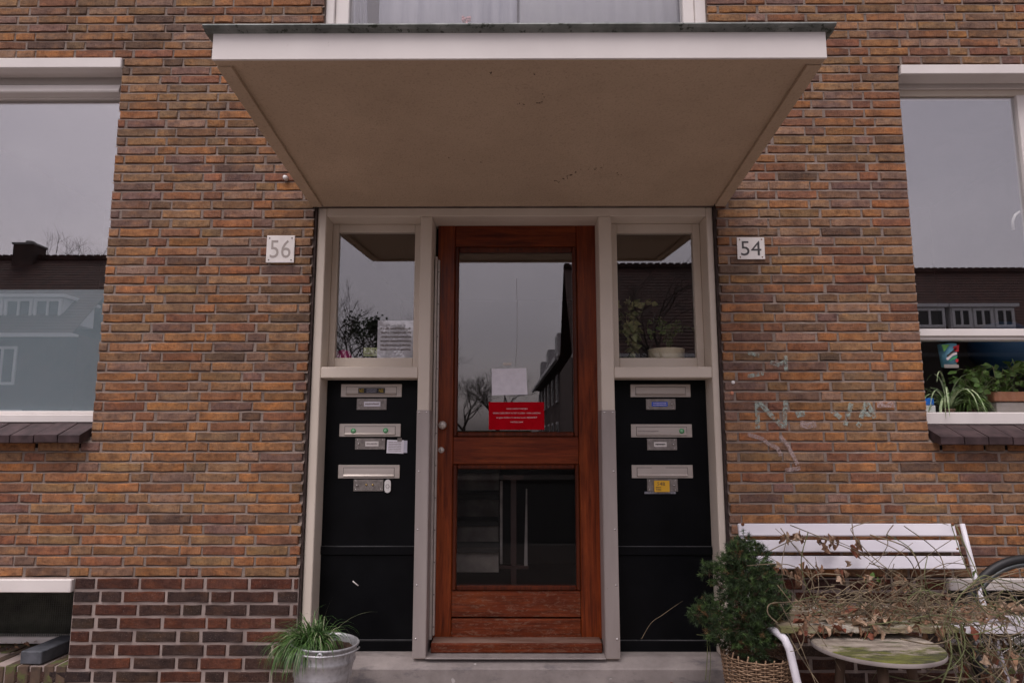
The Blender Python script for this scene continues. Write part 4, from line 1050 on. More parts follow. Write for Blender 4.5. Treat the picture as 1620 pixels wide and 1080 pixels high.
gt = thing('grass_tuft', bc + Vector((-.05, 0, HB - .05)), 'tuft of green ornamental grass spilling over the left rim of the zinc bucket', 'grass plant')
for (mname, cnt, lmin, lmax) in (('grass', 600, .12, .235), ('grassl', 90, .13, .23)):
    mb = MB()
    for i in range(cnt):
        a = rnd.uniform(0, 6.28); r0 = rnd.uniform(0, .085)
        p = bc + Vector((-.062 + .85*r0*math.cos(a), r0*math.sin(a)*.9, HB - .045))
        lean = rnd.uniform(.1, 1.0)
        d = Vector((math.cos(a)*lean*.8 - .20, math.sin(a)*lean - .15, 1.0))
        blade(mb, p, d, rnd.uniform(lmin, lmax), rnd.uniform(.0055, .0085), rnd.uniform(1.2, 3.8))
    if mname == 'grassl':
        for (px, py) in ((598, 973), (528, 950), (507, 962)):
            e = at(px, py, -.34); p = bc + Vector((-.02, 0, HB - .05)); dd = e - p
            blade(mb, p, (dd.x*.7, 0, dd.z + .10), dd.length*1.08, .004, .7, 8)
    tag(mb.build('blades', M[mname], gt), kind='stuff')

# ================================================================== BENCH
XB0, XB1, SZ = X(1169, 835, -.08), X(1509, 828, -.08), .475
bn = thing('bench', ((XB0+XB1)/2, -.33, 0), 'white garden bench with three back slats and a rotting seat, against the wall', 'bench')
def backY(z): return -.165 + (z - SZ)*.28
for (t, b, xr) in ((828, 847.5, 1509.5), (854, 872.7, 1515.5), (879.3, 899.5, 1523.5)):
    zc_ = Z((t+b)/2, -.1, 1350); y = backY(zc_); z0, z1_ = Z(b, y, 1350), Z(t, y, 1350); zm = (z0+z1_)/2; hgt = (z1_-z0)/2
    Ms = Matrix.Translation(((XB0 + X(xr, t, y))/2, y, zm)) @ Matrix.Rotation(R(-15), 4, 'X')
    L = (X(xr, t, y) - XB0)/2
    MB().box(-L, L, -.010, .010, -hgt, hgt, .003, Ms).build('back_slat', M['benchw'], bn)
def seat_plank(y0, y1, x0, x1, m, z=SZ, rag=0.0):
    mb = MB(); N = 26; th = .022; prev = None; N = 60 if rag else 8
    for i in range(N + 1):
        x = x0 + (x1-x0)*i/N; j = rag*mnoise.noise(Vector((x*14, y0*9, 0))); k2 = rag*mnoise.noise(Vector((x*17, y0*9, 5))); dz = rag*.3*mnoise.noise(Vector((x*8, 3, y0)))
        e_ = rag*1.3*max(0, mnoise.noise(Vector((x*31, 7, y0)))); q = [(x, y0 + j + e_, z - th + e_*.6), (x, y0 + j, z + dz - e_*.5), (x, y1 + k2, z + dz), (x, y1 + k2, z - th)]
        q = [mb.bm.verts.new(p) for p in q]
        if prev:
            for a in range(4): mb.bm.faces.new((prev[a], prev[(a+1) % 4], q[(a+1) % 4], q[a]))
        else: mb.bm.faces.new(q)
        prev = q
    mb.bm.faces.new(list(reversed(prev)))
    bmesh.ops.recalc_face_normals(mb.bm, faces=mb.bm.faces)
    return mb.build('seat_slat', m, bn)
XS0 = X(1233, 990, -.55)
xm = X(1515, 1000, -.55)
seat_plank(-.565, -.475, XS0, xm, M['rotten'], rag=.011); seat_plank(-.565, -.475, xm + .002, 2.33, M['benchw'])
seat_plank(-.455, -.365, XS0, 2.05, M['rotten'], rag=.012); seat_plank(-.455, -.365, 2.052, 2.25, M['benchw'], SZ + .003)
seat_plank(-.345, -.255, XS0, 2.25, M['rotten'], rag=.014); seat_plank(-.235, -.17, XS0, 2.25, M['rotten'], rag=.01)
for (x, nm) in ((XB0 + .02, 'L'), (2.23, 'R')):
    p = []
    zt_b = Z(829, -.07, 1500)
    pts = [(x, backY(zt_b) + .012, zt_b), (x, backY(.70) + .014, .70), (x, backY(.52) + .012, .52), (x, -.17, .46), (x, -.24, .28), (x, -.33, .0)]
    MB().tube(pts, .0125, 12).build('back_leg', M['benchw'], bn)
    MB().tube([(x, -.17, SZ - .036), (x, -.35, SZ - .036), (x, -.55, SZ - .036)], .0115, 10).build('seat_rail', M['benchw'], bn)
    fx = XS0 + .012 if nm == 'L' else 2.27
    pts = [(fx - .03, -.42, SZ - .032), (fx - .012, -.53, SZ - .030), (fx, -.572, SZ - .045), (fx + .012, -.585, SZ - .08), (fx + .035, -.60, .25), (fx + .06, -.61, 0)]
    MB().tube(pts, .0165, 14).build('front_leg', M['benchw'], bn)
for i, (px, py) in enumerate(((1514, 868), (1507, 829), (1175, 829))):
    MB().lathe([(0, -.006), (.006, -.005), (.009, 0)], at(px, py, -.10), 10, 'y').build('bolt', M['rust'], bn)

# ================================================================== ROUND TABLE
tx, ty, tzz, tr_ = X(1389, 1025, -.64), -.628, .428, .248
tb = thing('round_table', (tx, ty, 0), 'small round table with a mossy top pushed under the bench seat', 'table')
MB().lathe([(0, tzz), (tr_ - .004, tzz), (tr_, tzz - .005), (tr_, tzz - .018), (tr_ - .004, tzz - .022), (0, tzz - .022)], (tx, ty, 0), 56, smooth=False).build('table_top', M['moss'], tb)
MB().lathe([(tr_ + .001, tzz - .004), (tr_ + .002, tzz - .006), (tr_ + .002, tzz - .018), (tr_ + .001, tzz - .020)], (tx, ty, 0), 56).build('table_edge', M['greywood'], tb)
for a in (-110, 10, 130):
    dx, dy = math.cos(R(a)), math.sin(R(a))
    MB().tube([(tx + dx*.14, ty + dy*.14, tzz - .022), (tx + dx*.20, ty + dy*.20, 0)], [.021, .015], 10).build('leg', M['brownwood'], tb)

# ================================================================== POTTED SPRUCE IN A WICKER BASKET
sc0 = Vector((X(1196, 1000, -.42), -.42, 0)); RZ = Z(1043, -.55, 1196); RWK = .150
wk = thing('wicker_basket', sc0, 'round brown wicker basket holding the small spruce', 'basket')
nst = 26
for k in range(nst):
    a = 2*math.pi*k/nst; r0, r1 = .115, RWK
    top = RZ + rnd.uniform(-.004, .05 if k % 3 == 0 else .012)
    MB().tube([sc0 + Vector((r0*math.cos(a), r0*math.sin(a), 0)), sc0 + Vector((r1*math.cos(a), r1*math.sin(a), RZ - .02)), sc0 + Vector(((r1+rnd.uniform(-.01, .012))*math.cos(a+.03), (r1+.002)*math.sin(a+.03), top))], .0032, 5).build('stake', M['wicker'], wk)
wv = MB(); z = .01; row = 0
while z < RZ - .008:
    pts = []; rad = .115 + (RWK - .115)*z/RZ
    for i in range(nst*4 + 1):
        a = 2*math.pi*i/(nst*4); r = rad + .0048*math.cos(nst/2*a*1.0 + row*math.pi)
        pts.append(sc0 + Vector((r*math.cos(a), r*math.sin(a), z + .0012*math.sin(5*a + row))))
    wv.tube(pts, .0030 + .0006*math.sin(row*2.3), 5, cap=False); z += .0082; row += 1
wv.build('weave', M['wicker'], wk)
tag(MB().lathe([(0, RZ - .05), (RWK - .015, RZ - .055)], sc0, 24).build('soil', M['soil'], None), 'dark soil in the wicker basket under the spruce', 'soil')
sp = thing('dwarf_spruce', sc0 + Vector((0, 0, RZ - .05)), 'bushy dark green dwarf spruce beside the right door post', 'shrub')
MB().tube([sc0 + Vector((0, 0, RZ - .05)), sc0 + Vector((-.01, 0, .55)), sc0 + Vector((-.02, 0, .80))], [.014, .010, .003], 8).build('trunk', M['brownwood'], sp)
# crown: lobes read off the photograph (pixel centre, radius in px, depth offset)
lobes = [(1180, 862, 17, .0), (1170, 878, 22, -.04), (1191, 882, 23, -.02), (1178, 906, 33, -.06), (1204, 916, 28, .0), (1152, 900, 22, .02), (1188, 942, 38, -.08), (1218, 946, 25, -.04), (1156, 934, 28, -.02),
         (1118, 966, 18, .03), (1136, 978, 21, -.03), (1176, 982, 38, -.05), (1210, 988, 30, -.03), (1150, 1000, 22, .0), (1122, 903, 12, .03), (1106, 970, 13, .03), (1190, 1014, 28, -.05), (1126, 1006, 12, .0), (1238, 970, 13, .0), (1230, 1000, 15, -.02)]
nd = MB(); br = MB(); nl_ = MB(); dn = MB(); tw = MB()
def cluster(mb, c, d, n, L, w):
    d = d.normalized()
    for i in range(n):
        e = (d*rnd.uniform(.15, .9) + Vector((rnd.gauss(0, 1), rnd.gauss(0, 1), rnd.gauss(0, 1))).normalized()*.75).normalized()
        s = e.orthogonal().normalized(); s = (Matrix.Rotation(rnd.uniform(0, 6.28), 3, e) @ s)*w
        b = c + d*rnd.uniform(-.010, .012)
        v = [mb.bm.verts.new(b - s), mb.bm.verts.new(b + s), mb.bm.verts.new(b + e*L*rnd.uniform(.7, 1.15))]
        mb.bm.faces.new(v)
axis = sc0 + Vector((-.02, 0, .55))
for (px, py, rp, dy) in lobes:
    c = at(px, py, -.42 + dy); rad = rp / 330.0
    cnt = int(215 * (rad/.12)**1.7)
    for i in range(cnt):
        d = Vector((rnd.gauss(0, 1), rnd.gauss(0, 1), rnd.gauss(0, 1))).normalized()
        q = c + d * rad * rnd.uniform(.45, 1.0)**.6 * (1 + .5*mnoise.noise(c*9 + d*3.2))
        if q.z < RZ - .02: continue
        out = (d + Vector((0, 0, .35))).normalized()
        dry = rnd.random() < (.012 if q.z > .55 else .07)
        tip = (q - c).length > rad*.86 and rnd.random() < (.5 if out.z > .2 else .15)  # upward outer clusters get more pale needles, so top light is painted in
        cluster(dn if dry else (nl_ if tip else nd), q, out, 30, .021, .0013)
        if rnd.random() < .25: tw.tube([q - out*.05, q], .0012, 3, cap=False)
tag(nd.build('foliage', M['needle'], sp), kind='stuff'); tag(nl_.build('lit_tips', M['needlet'], sp), kind='stuff'); tag(dn.build('dry_foliage', M['needleb'], sp), kind='stuff'); tag(tw.build('twigs', M['brownwood'], sp), kind='stuff')
for i in range(14):
    a = rnd.uniform(0, 6.28); r = rnd.uniform(.06, .16)
    br.tube([sc0 + Vector((0, 0, .42)), sc0 + Vector((r*.6*math.cos(a), r*.6*math.sin(a), .46)), sc0 + Vector((r*math.cos(a), r*math.sin(a), rnd.uniform(.42, .62)))], [.005, .003, .0015], 5, cap=False)
br.build('limbs', M['brownwood'], sp)

# ================================================================== DEAD VINE OVER THE BENCH
vn = thing('dead_vine', (1.75, -.4, .3), 'tangle of dry stems and withered brown leaves sprawling over the bench', 'dead vine')
def smooth(pts, n=10):
    pts = [Vector(p) for p in pts]; out = []
    for i in range(len(pts)-1):
        p0, p1, p2, p3 = pts[max(i-1, 0)], pts[i], pts[i+1], pts[min(i+2, len(pts)-1)]
        for k in range(n):
            t = k/n; out.append(.5*((2*p1) + (p2-p0)*t + (2*p0-5*p1+4*p2-p3)*t*t + (3*p1-p0-3*p2+p3)*t**3))
    out.append(pts[-1]); return out
stems = []      # the long stems that can be followed in the photograph, as pixel paths with a depth
def S(path, y0=-.3, y1=-.3, r=.0026, g=False):
    n_ = len(path); P = smooth([at(px, py, y0 + (y1-y0)*i/(n_-1)) for i, (px, py) in enumerate(path)], 7)
    MB().tube(P, [r*(1 - .5*i/len(P)) for i in range(len(P))], 5, cap=False).build('stem', M['stemg'] if g else M['stem'], vn); stems.append(P)
S([(1600, 1075), (1560, 1010), (1500, 960), (1440, 925), (1380, 880), (1350, 845), (1352, 832), (1400, 822), (1470, 824), (1500, 830)], -.62, -.10, .0030)
S([(1285, 960), (1295, 930), (1292, 895), (1290, 880)], -.4, -.2); S([(1215, 872), (1250, 856), (1285, 848), (1330, 858), (1375, 880)], -.2, -.2)
S([(1235, 835), (1262, 870), (1295, 905), (1330, 945), (1400, 985), (1470, 1000), (1520, 1010)], -.2, -.6)
S([(1250, 830), (1300, 850), (1360, 875), (1400, 905), (1440, 935), (1462, 950)], -.15, -.4)
S([(1413, 830), (1403, 845), (1404, 862), (1390, 885), (1380, 892)], -.14, -.2); S([(1348, 828), (1352, 850), (1366, 875)], -.14, -.18)
S([(1230, 985), (1215, 970), (1218, 955), (1245, 952), (1300, 948), (1370, 950), (1440, 965), (1540, 990), (1610, 1000)], -.62, -.5, .003)
S([(1245, 1000), (1262, 1030), (1278, 1055), (1295, 1080)], -.62, -.66, .003); S([(1235, 955), (1262, 1010), (1290, 1080)], -.6, -.68, .0025)
S([(1262, 985), (1272, 1005), (1265, 1025), (1250, 1030)], -.62, -.62); S([(1375, 890), (1420, 905), (1440, 915), (1500, 905), (1540, 900)], -.25, -.3)
S([(1512, 830), (1530, 870), (1545, 905), (1560, 940), (1585, 980), (1620, 1020)], -.2, -.5, .0028, True)
S([(1505, 830), (1530, 900), (1570, 960), (1620, 1010)], -.22, -.45, .0024, True)
S([(1490, 1080), (1505, 1040), (1502, 1000), (1508, 960), (1530, 930), (1560, 915), (1600, 920), (1640, 940)], -.66, -.3, .0042, True)
S([(1540, 920), (1560, 910), (1590, 930), (1625, 975)], -.45, -.45, .003, True)
S([(1512, 1000), (1522, 1050), (1515, 1085)], -.66, -.68, .004, True); S([(1500, 995), (1530, 1030), (1560, 1060), (1600, 1085)], -.66, -.68, .003, True)
S([(1015, 1010), (1030, 985), (1048, 972), (1065, 960), (1080, 950)], -.25, -.35, .0018); S([(1116, 1075), (1119, 1035), (1117, 1008), (1102, 1003)], -.4, -.4, .002, True)
S([(1122, 1080), (1124, 1045), (1122, 1010)], -.4, -.4, .0017, True); S([(1230, 925), (1262, 965), (1300, 1010), (1330, 1060)], -.6, -.7, .002)
# loose arcs and a fine tangle
rg = random.Random(44)
tg = MB(); tgg = MB()
def W(px, py, y): return at(px, py, y)
for i in range(205):
    px, py = rg.uniform(1260, 1600), rg.gauss(965, 20); y = rg.uniform(-.58, -.18)
    if i < 105:      # lying along the seat
        L = rg.uniform(40, 150); a = rg.gauss(8, 14)
        path = [(px + L*t*math.cos(R(a)) , py + L*t*math.sin(R(a)) + rg.gauss(0, 7) - 10*math.sin(3.1*t)) for t in (0, .33, .66, 1)]
    elif i < 160:    # up in front of the back
        L = rg.uniform(50, 135); a = rg.uniform(-160, -10); px = rg.uniform(1240, 1560)
        cv = rg.choice((-90, -50, 40, 90)); path = [(px + L*t*math.cos(R(a + cv*t)), 960 + L*t*math.sin(R(a + cv*t)) + rg.gauss(0, 4)) for t in (0, .33, .66, 1)]
    else:            # hanging at the right
        px = rg.uniform(1490, 1625); L = rg.uniform(60, 160); a = rg.uniform(35, 120); y = rg.uniform(-.66, -.5)
        cv = rg.choice((-80, -40, 60, 100)); path = [(px + L*t*math.cos(R(a + cv*t)) + rg.gauss(0, 5), 985 + L*t*math.sin(R(a + cv*t))) for t in (0, .33, .66, 1)]
    P = smooth([W(p, q, y + rg.uniform(-.03, .03)) for p, q in path], 5)
    (tgg if rg.random() < .2 else tg).tube(P, rg.uniform(.0009, .0030), 5, cap=False); stems.append(P)
for i in range(130):
    px, py = rg.uniform(1270, 1610), rg.gauss(970, 13); y = rg.uniform(-.56, -.2); P = [W(px, py, y)]
    d = Vector((rg.gauss(0, 1), rg.gauss(0, .6), rg.gauss(0, .5)))
    for k in range(4): P.append(P[-1] + d.normalized()*rg.uniform(.012, .03)); d += Vector((rg.gauss(0, .5), rg.gauss(0, .4), rg.gauss(0, .4)))
    tg.tube(P, rg.uniform(.0008, .0016), 3, cap=False)
for i in range(55):     # fine stems trailing in front of the bench legs
    px, py = rg.uniform(1500, 1625), rg.uniform(925, 1060); y = rg.uniform(-.62, -.3); P = [W(px, py, y)]
    d = Vector((rg.gauss(.3, 1), rg.gauss(0, .3), rg.gauss(-.6, .8)))
    for k in range(6): P.append(P[-1] + d.normalized()*rg.uniform(.02, .045)); d += Vector((rg.gauss(0, .35), rg.gauss(0, .3), rg.gauss(-.1, .35)))
    (tgg if rg.random() < .35 else tg).tube(P, rg.uniform(.001, .002), 4, cap=False)
tag(tg.build('tangled_stems', M['stem'], vn), kind='stuff'); tag(tgg.build('green_stems', M['stemg'], vn), kind='stuff')
def leaf_mesh(L, Wd, rg, m, curl):
    bm = bmesh.new(); nu, nv = 7, 4; g = []
    for i in range(nu + 1):
        u = i/nu; row = []
        wd = Wd*math.sin(math.pi*min(1, u*.93 + .05))**.8 * (1 + .25*math.sin(u*17 + rg.random()))
        for j in range(nv + 1):
            v = j/nv*2 - 1
            x = v*wd/2; y = curl*(v*v)*wd + rg.uniform(-.0025, .0025) + L*.25*math.sin(u*3)*curl; z = -u*L + rg.uniform(-.001, .001)
            row.append(bm.verts.new((x, y, z)))
        g.append(row)
    for i in range(nu):
        for j in range(nv): f = bm.faces.new((g[i][j], g[i+1][j], g[i+1][j+1], g[i][j+1])); f.smooth = True
    me = bpy.data.meshes.new('leaf'); bm.to_mesh(me); bm.free(); me.materials.append(m); return me
LM = [leaf_mesh(rg.uniform(.03, .06), rg.uniform(.014, .03), rg, M[rg.choice(['leafb', 'leafb', 'leafp', 'leafr'])], rg.uniform(.2, .8)) for _ in range(12)]
LMG = [leaf_mesh(.035, .02, rg, M['leafg'], .2) for _ in range(2)]
LMP = [leaf_mesh(.07, .035, rg, M['leafp'], .7) for _ in range(3)]
def put_leaf(me, p, par, name='leaf', up=False, s=1):
    o = bpy.data.objects.new(name, me); COL.objects.link(o); o.parent = par; o.location = Vector(p) - worg(par)
    o.rotation_euler = (rg.uniform(-.5, .5) + (1.4 if up else 0), rg.uniform(-.5, .5), rg.uniform(-3.1, 3.1)); o.scale = (s*rg.uniform(.8, 1.2),)*3; return o
for (px, py, n_, y) in ((1248, 838, 4, -.16), (1266, 848, 5, -.17), (1305, 855, 7, -.18), (1320, 852, 4, -.17), (1350, 862, 5, -.2), (1230, 890, 6, -.2), (1262, 900, 7, -.22), (1288, 898, 7, -.22), (1330, 902, 9, -.24),
                     (1395, 915, 6, -.28), (1425, 915, 5, -.28), (1420, 935, 5, -.3), (1440, 945, 4, -.35), (1258, 915, 5, -.24), (1375, 905, 3, -.26)):
    for i in range(n_): put_leaf(rg.choice(LM), at(px + rg.gauss(0, 6), py + rg.gauss(0, 6), y + rg.uniform(-.02, .02)), vn)
for i in range(115):
    px = rg.uniform(1265, 1600); py = rg.gauss(972, 13); y = -.55 + .38*min(1, max(0, (992 - py)/36)) + rg.uniform(-.02, .03)
    put_leaf(rg.choice(LM), at(px, py, y), vn, up=rg.random() < .6, s=1.35)
for i in range(26): put_leaf(rg.choice(LM), at(rg.uniform(1260, 1520), rg.gauss(990, 4), -.572), vn, s=.95)
for i in range(34): put_leaf(rg.choice(LM), at(rg.gauss(1555, 25), rg.gauss(1040, 28), rg.uniform(-.62, -.45)), vn)
for (px, py) in ((1382, 905), (1388, 912), (1376, 912), (1545, 900), (1552, 915), (1350, 990), (1560, 930)): put_leaf(rg.choice(LMG), at(px, py, -.28), vn)
for (px, py) in ((1382, 985), (1392, 996), (1372, 990), (1400, 985), (1600, 968), (1612, 974)): put_leaf(rg.choice(LMP), at(px, py, -.57), vn, up=True)
ll = MB()
for i in range(420):
    px = rg.uniform(1268, 1600); y = rg.uniform(-.55, -.2)
    p = Vector((at(px, 975, y).x, y, SZ + rg.uniform(.0, .03))); e = Vector((rg.gauss(0, 1), rg.gauss(0, 1), rg.gauss(0, .6))).normalized()*rg.uniform(.008, .02); s = e.orthogonal().normalized()*rg.uniform(.004, .009)
    ll.poly([p - e, p + s, p + e, p - s])
tag(ll.build('leaf_crumbs', M['leafb'], vn), kind='stuff')
# leaves blown against the step
lt = MB()
for i in range(260):
    px = rg.uniform(1010, 1150); p = Vector((at(px, 1070, -.12).x, rg.uniform(-.30, -.02), 0)); p.z = rg.uniform(0, .085)*(.6 + .4*math.sin(px*.09)) + .01
    e = Vector((rg.gauss(0, 1), rg.gauss(0, 1), rg.gauss(0, .7))).normalized()*rg.uniform(.012, .026); s = e.orthogonal().normalized()*rg.uniform(.008, .014)
    lt.poly([p - e, p + s, p + e*.4 + s*.8, p + e, p - s])
o = lt.build('leaf_litter', M['leafr'], None); tag(o, 'drift of red brown fallen leaves at the foot of the doorstep beside the wicker basket', 'fallen leaves', kind='stuff')

# ================================================================== BICYCLE
wc = at(1640, 985, -.30); wc.y = -.13; wc = Vector((at(1636, 985, -.13).x, -.13, .35)); RWH = .335
bi = thing('bicycle', (wc.x + .5, -.13, 0), 'black bicycle leaning on the wall behind the bench, mostly beyond the right edge', 'bicycle')
def ring(R_, r, n=72, m=8, c=wc):
    mb = MB(); pts = [c + Vector((R_*math.cos(2*math.pi*i/n), 0, R_*math.sin(2*math.pi*i/n))) for i in range(n+1)]
    return mb.tube(pts, r, m, cap=False)
def wheel(c):
    w_ = thing('tmp', c, None, None); bpy.data.objects.remove(w_)
    t_ = MB()
    pts = [c + Vector((RWH*math.cos(2*math.pi*i/72), 0, RWH*math.sin(2*math.pi*i/72))) for i in range(73)]
    t_.tube(pts, .020, 10, cap=False); wheel_ = t_.build('wheel', M['rubber'], bi)
    m2 = MB(); m2.lathe([(RWH - .018, -.012), (RWH - .036, -.010), (RWH - .036, .010), (RWH - .018, .012), (RWH - .018, -.012)], c, 72, 'y'); m2.build('rim', M['rim'], wheel_)
    m3 = MB()
    for i in range(36):
        a = 2*math.pi*i/36; s = 1 if i % 2 else -1
        m3.tube([c + Vector((.02*math.cos(a + s*1.3), .022*s, .02*math.sin(a + s*1.3))), c + Vector(((RWH - .036)*math.cos(a), 0, (RWH - .036)*math.sin(a)))], .0012, 4, cap=False)
    m3.build('spokes', M['chrome'], wheel_)
    MB().lathe([(0, -.05), (.014, -.045), (.018, -.03), (.012, -.01), (.012, .01), (.018, .03), (.014, .045), (0, .05)], c, 16, 'y').build('hub', M['chrome'], wheel_)
wheel(wc); c2 = wc + Vector((1.08, 0, 0)); wheel(c2)
hd = wc + Vector((.16, 0, .52)); bb = wc + Vector((.60, 0, -.06)); stt = wc + Vector((.45 + .34, 0, .50))
for nm, a, b, r in (('fork', wc + Vector((0, .04, 0)), hd, .011), ('fork', wc + Vector((0, -.04, 0)), hd, .011), ('down_tube', hd, bb, .016), ('top_tube', hd + Vector((0, 0, .04)), stt, .014),
                    ('seat_tube', bb, stt + Vector((.03, 0, .12)), .015), ('chain_stay', bb, c2, .009), ('seat_stay', stt, c2, .008), ('head_tube', hd - Vector((.01, 0, .03)), hd + Vector((.03, 0, .12)), .018)):
    MB().tube([a, b], r, 10).build(nm, M['bikeblack'], bi)
h0 = hd + Vector((.03, 0, .12)); MB().tube(smooth([h0, h0 + Vector((0, 0, .12)), h0 + Vector((.02, -.16, .16)), h0 + Vector((.16, -.25, .13))], 6), .011, 8).build('handlebar', M['chrome'], bi)
s0 = stt + Vector((.04, 0, .14)); MB().prism([(s0.x - .15, s0.z), (s0.x - .13, s0.z + .02), (s0.x + .13, s0.z + .035), (s0.x + .13, s0.z - .02)], s0.y - .05, s0.y + .05, 'y').build('saddle', M['rubber'], bi)
MB().lathe([(.07, -.01), (.09, -.01), (.09, .01), (.07, .01), (.07, -.01)], bb + Vector((0, -.04, 0)), 30, 'y').build('chainring', M['chrome'], bi)

# ================================================================== THINGS BEHIND THE SIDELIGHTS
sy = .27
for (a, b, zz, lab) in ((oL, iL0, zmr1, 'narrow shelf behind the left sidelight carrying papers and toys'), (iR1, oR, zmr1, 'narrow shelf behind the right sidelight carrying plant pots')):
    o = bx('window_shelf', M['cream'], None, a - .02, b + .02, .215, .45, zz - .02, zz + .012, .003); tag(o, lab, 'shelf')
zs_ = zmr1 + .0125
def sheet(px0, px1, py0, py1, y, m, lab, cat, name, thick=.003, ry=0):
    t = thing(name, (X((px0+px1)/2, 540, y), y, zs_), lab, cat)
    b = MB().box(X(px0, 540, y), X(px1, 540, y), y, y + thick, max(Z(py1, y), zs_), Z(py0, y)).build('sheet', m, t); return t, b
t, b = sheet(597, 656, 507, 570, .212, M['paper'], 'sheaf of lined white papers standing at the right of the left sidelight', 'papers', 'paper_sheaf', .02)
scribble(b, M['inkgrey'], X(602, 540, .211), X(650, 540, .211), Z(556, .211), Z(516, .211), 6, .2115, rg)
t, b = sheet(575.5, 604, 549.5, 563, .222, M['card'], 'small pale green card with three dark figures in the left sidelight', 'card', 'small_card')
for i in range(3): MB().lathe([(0, 0), (.004, .004), (.002, .016), (.003, .022), (0, .027)], (X(593.5 + i*4, 555, .2205), .2212, Z(559.5, .221)), 8).build('figure', M['ink'], b)
scribble(b, M['inkgrey'], X(577, 555, .221), X(590, 555, .221), Z(561, .221), Z(557, .221), 1, .2215, rg)
p0 = at(541, 560, .26)
tag(MB().lathe([(0, .11), (.035, .10), (.06, .05), (.075, .0), (.07, -.005), (0, 0)], (p0.x, .29, zs_ + .005), 20).build('sun_hat', M['pink'], None), 'bright magenta cloth hat in the lower left corner of the left sidelight', 'hat')
p1 = at(568, 560, .25)
tag(MB().lathe([(0, .048), (.012, .046), (.024, .03), (.022, .012), (.01, .001), (0, 0)], (p1.x, .25, zs_), 16).build('toy_fruit', M['tomato'], None), 'small orange red ball shaped fruit beside the green card', 'fruit')
tag(MB().lathe([(0, .03), (.02, .024), (.026, .012), (.018, .001), (0, 0)], (p1.x - .035, .245, zs_), 16).build('peach', M['skin'], None), 'peach coloured lump between the magenta hat and the orange red fruit', 'fruit')
# right sidelight pots
pc = at(1053, 560, .33)
o = thing('plant_pot', (pc.x, .312, zs_), 'large cream flower pot behind the right sidelight', 'flower pot')
MB().lathe([(0, 0), (.085, .0), (.098, .02), (.102, .10), (.104, .115), (.097, .115), (.095, .10), (0, .09)], (pc.x, .312, zs_), 36).build('body', M['pot'], o)
pc2 = at(998, 560, .28)
o = thing('bowl', (pc2.x, .28, zs_), 'small white bowl of thin green leaves behind the right sidelight', 'bowl')
MB().lathe([(0, 0), (.045, 0), (.058, .03), (.06, .055), (.054, .055), (.05, .03), (0, .025)], (pc2.x, .28, zs_), 24).build('body', M['potw'], o)
mb = MB()
for i in range(60): blade(mb, (pc2.x + rnd.gauss(0, .02), .28 + rnd.gauss(0, .02), zs_ + .04), (rnd.gauss(0, .7), rnd.gauss(-.3, .5), 1), rnd.uniform(.05, .11), .0035, 2.2)
tag(mb.build('leaves', M['leafg'], o), kind='stuff')
def houseplant(cx, cy, z0, h, spread, n_, m, lab, size=(.02, .045), cat='house plant'):
    t = thing('house_plant', (cx, cy, z0), lab, cat); mb = MB(); lf = MB()
    for i in range(max(4, n_//9)):
        a = rnd.uniform(0, 6.28); tip = Vector((cx + spread*math.cos(a)*rnd.uniform(.2, 1), cy + spread*.5*math.sin(a), z0 + h*rnd.uniform(.45, 1)))
        P = smooth([(cx, cy, z0), (cx + (tip.x-cx)*.3, cy + (tip.y-cy)*.3, z0 + (tip.z-z0)*.6), tip, tip + Vector(((tip.x-cx)*.35, 0, -.03))], 6)
        mb.tube(P, .002, 4, cap=False)
        for k in range(9):
            p = P[rnd.randrange(4, len(P))]; s_ = rnd.uniform(*size)
            e = Vector((rnd.gauss(0, 1), rnd.gauss(-.3, .6), rnd.gauss(-.5, .7))).normalized(); q = e.orthogonal().normalized(); q = Matrix.Rotation(rnd.uniform(0, 6.28), 3, e) @ q
            lf.poly([p, p + e*s_*.4 + q*s_*.38, p + e*s_*.8 + q*s_*.2, p + e*s_*1.1, p + e*s_*.8 - q*s_*.2, p + e*s_*.4 - q*s_*.38])
    mb.build('stems', M['stemg'], t, kind='stuff'); lf.build('leaves', m, t, kind='stuff'); return t
houseplant(pc.x + .02, .33, zs_ + .10, .22, .13, 110, M['leafg'], 'leafy dark plant growing in the large cream pot')
houseplant(X(1000, 500, .33), .34, zs_, .42, .10, 130, M['house_plant'], 'tall trailing plant with yellowing leaves at the left of the right sidelight', (.025, .05))

# behind the lower pane of the right window
zw = zb1 + .002; yw = .20
o = bx('window_shelf', M['cream'], None, RWx - .02, XR, .185, .55, zw - .03, zw, .003); tag(o, 'deep inner window ledge crowded with plants, right hand window', 'ledge')
zp0 = zw + .001
def spider(cx, cy, lab, n_, L, m=M['striped'], z=None, wd=.010, lean=1.0):
    t = thing('spider_plant', (cx, cy, zp0), lab, 'house plant'); mb = MB(); z = zp0 - .03 if z is None else z
    MB().lathe([(0, 0), (.028, 0), (.034, .022), (.03, .022), (0, .02)], (cx, cy, zp0), 20).build('pot', M['brownwood'], t)
    for i in range(n_):
        a = rnd.uniform(0, 6.28); l = rnd.uniform(.2, lean)
        blade(mb, (cx, cy, z + .04), (math.cos(a)*l, math.sin(a)*l*.5, 1), rnd.uniform(.6, 1)*L, wd, rnd.uniform(1.6, 3.0), 10)
    mb.build('leaves', m, t, kind='stuff')
spider(X(1500, 640, .24), .24, 'striped spider plant arching at the left of the plant filled lower pane', 60, .40, wd=.014, lean=1.5)
spider(X(1535, 640, .30), .30, 'fine leaved green plant below the painted paper cup', 260, .20, M['leafg'], wd=.007)
houseplant(X(1548, 640, .27), .27, zp0, .24, .13, 170, M['leafg'], 'pale green leafy plant right of the painted paper cup')
houseplant(X(1585, 640, .40), .42, zp0, .30, .22, 260, M['leafg'], 'dense dark plant at the right edge behind the lower pane', (.03, .06))
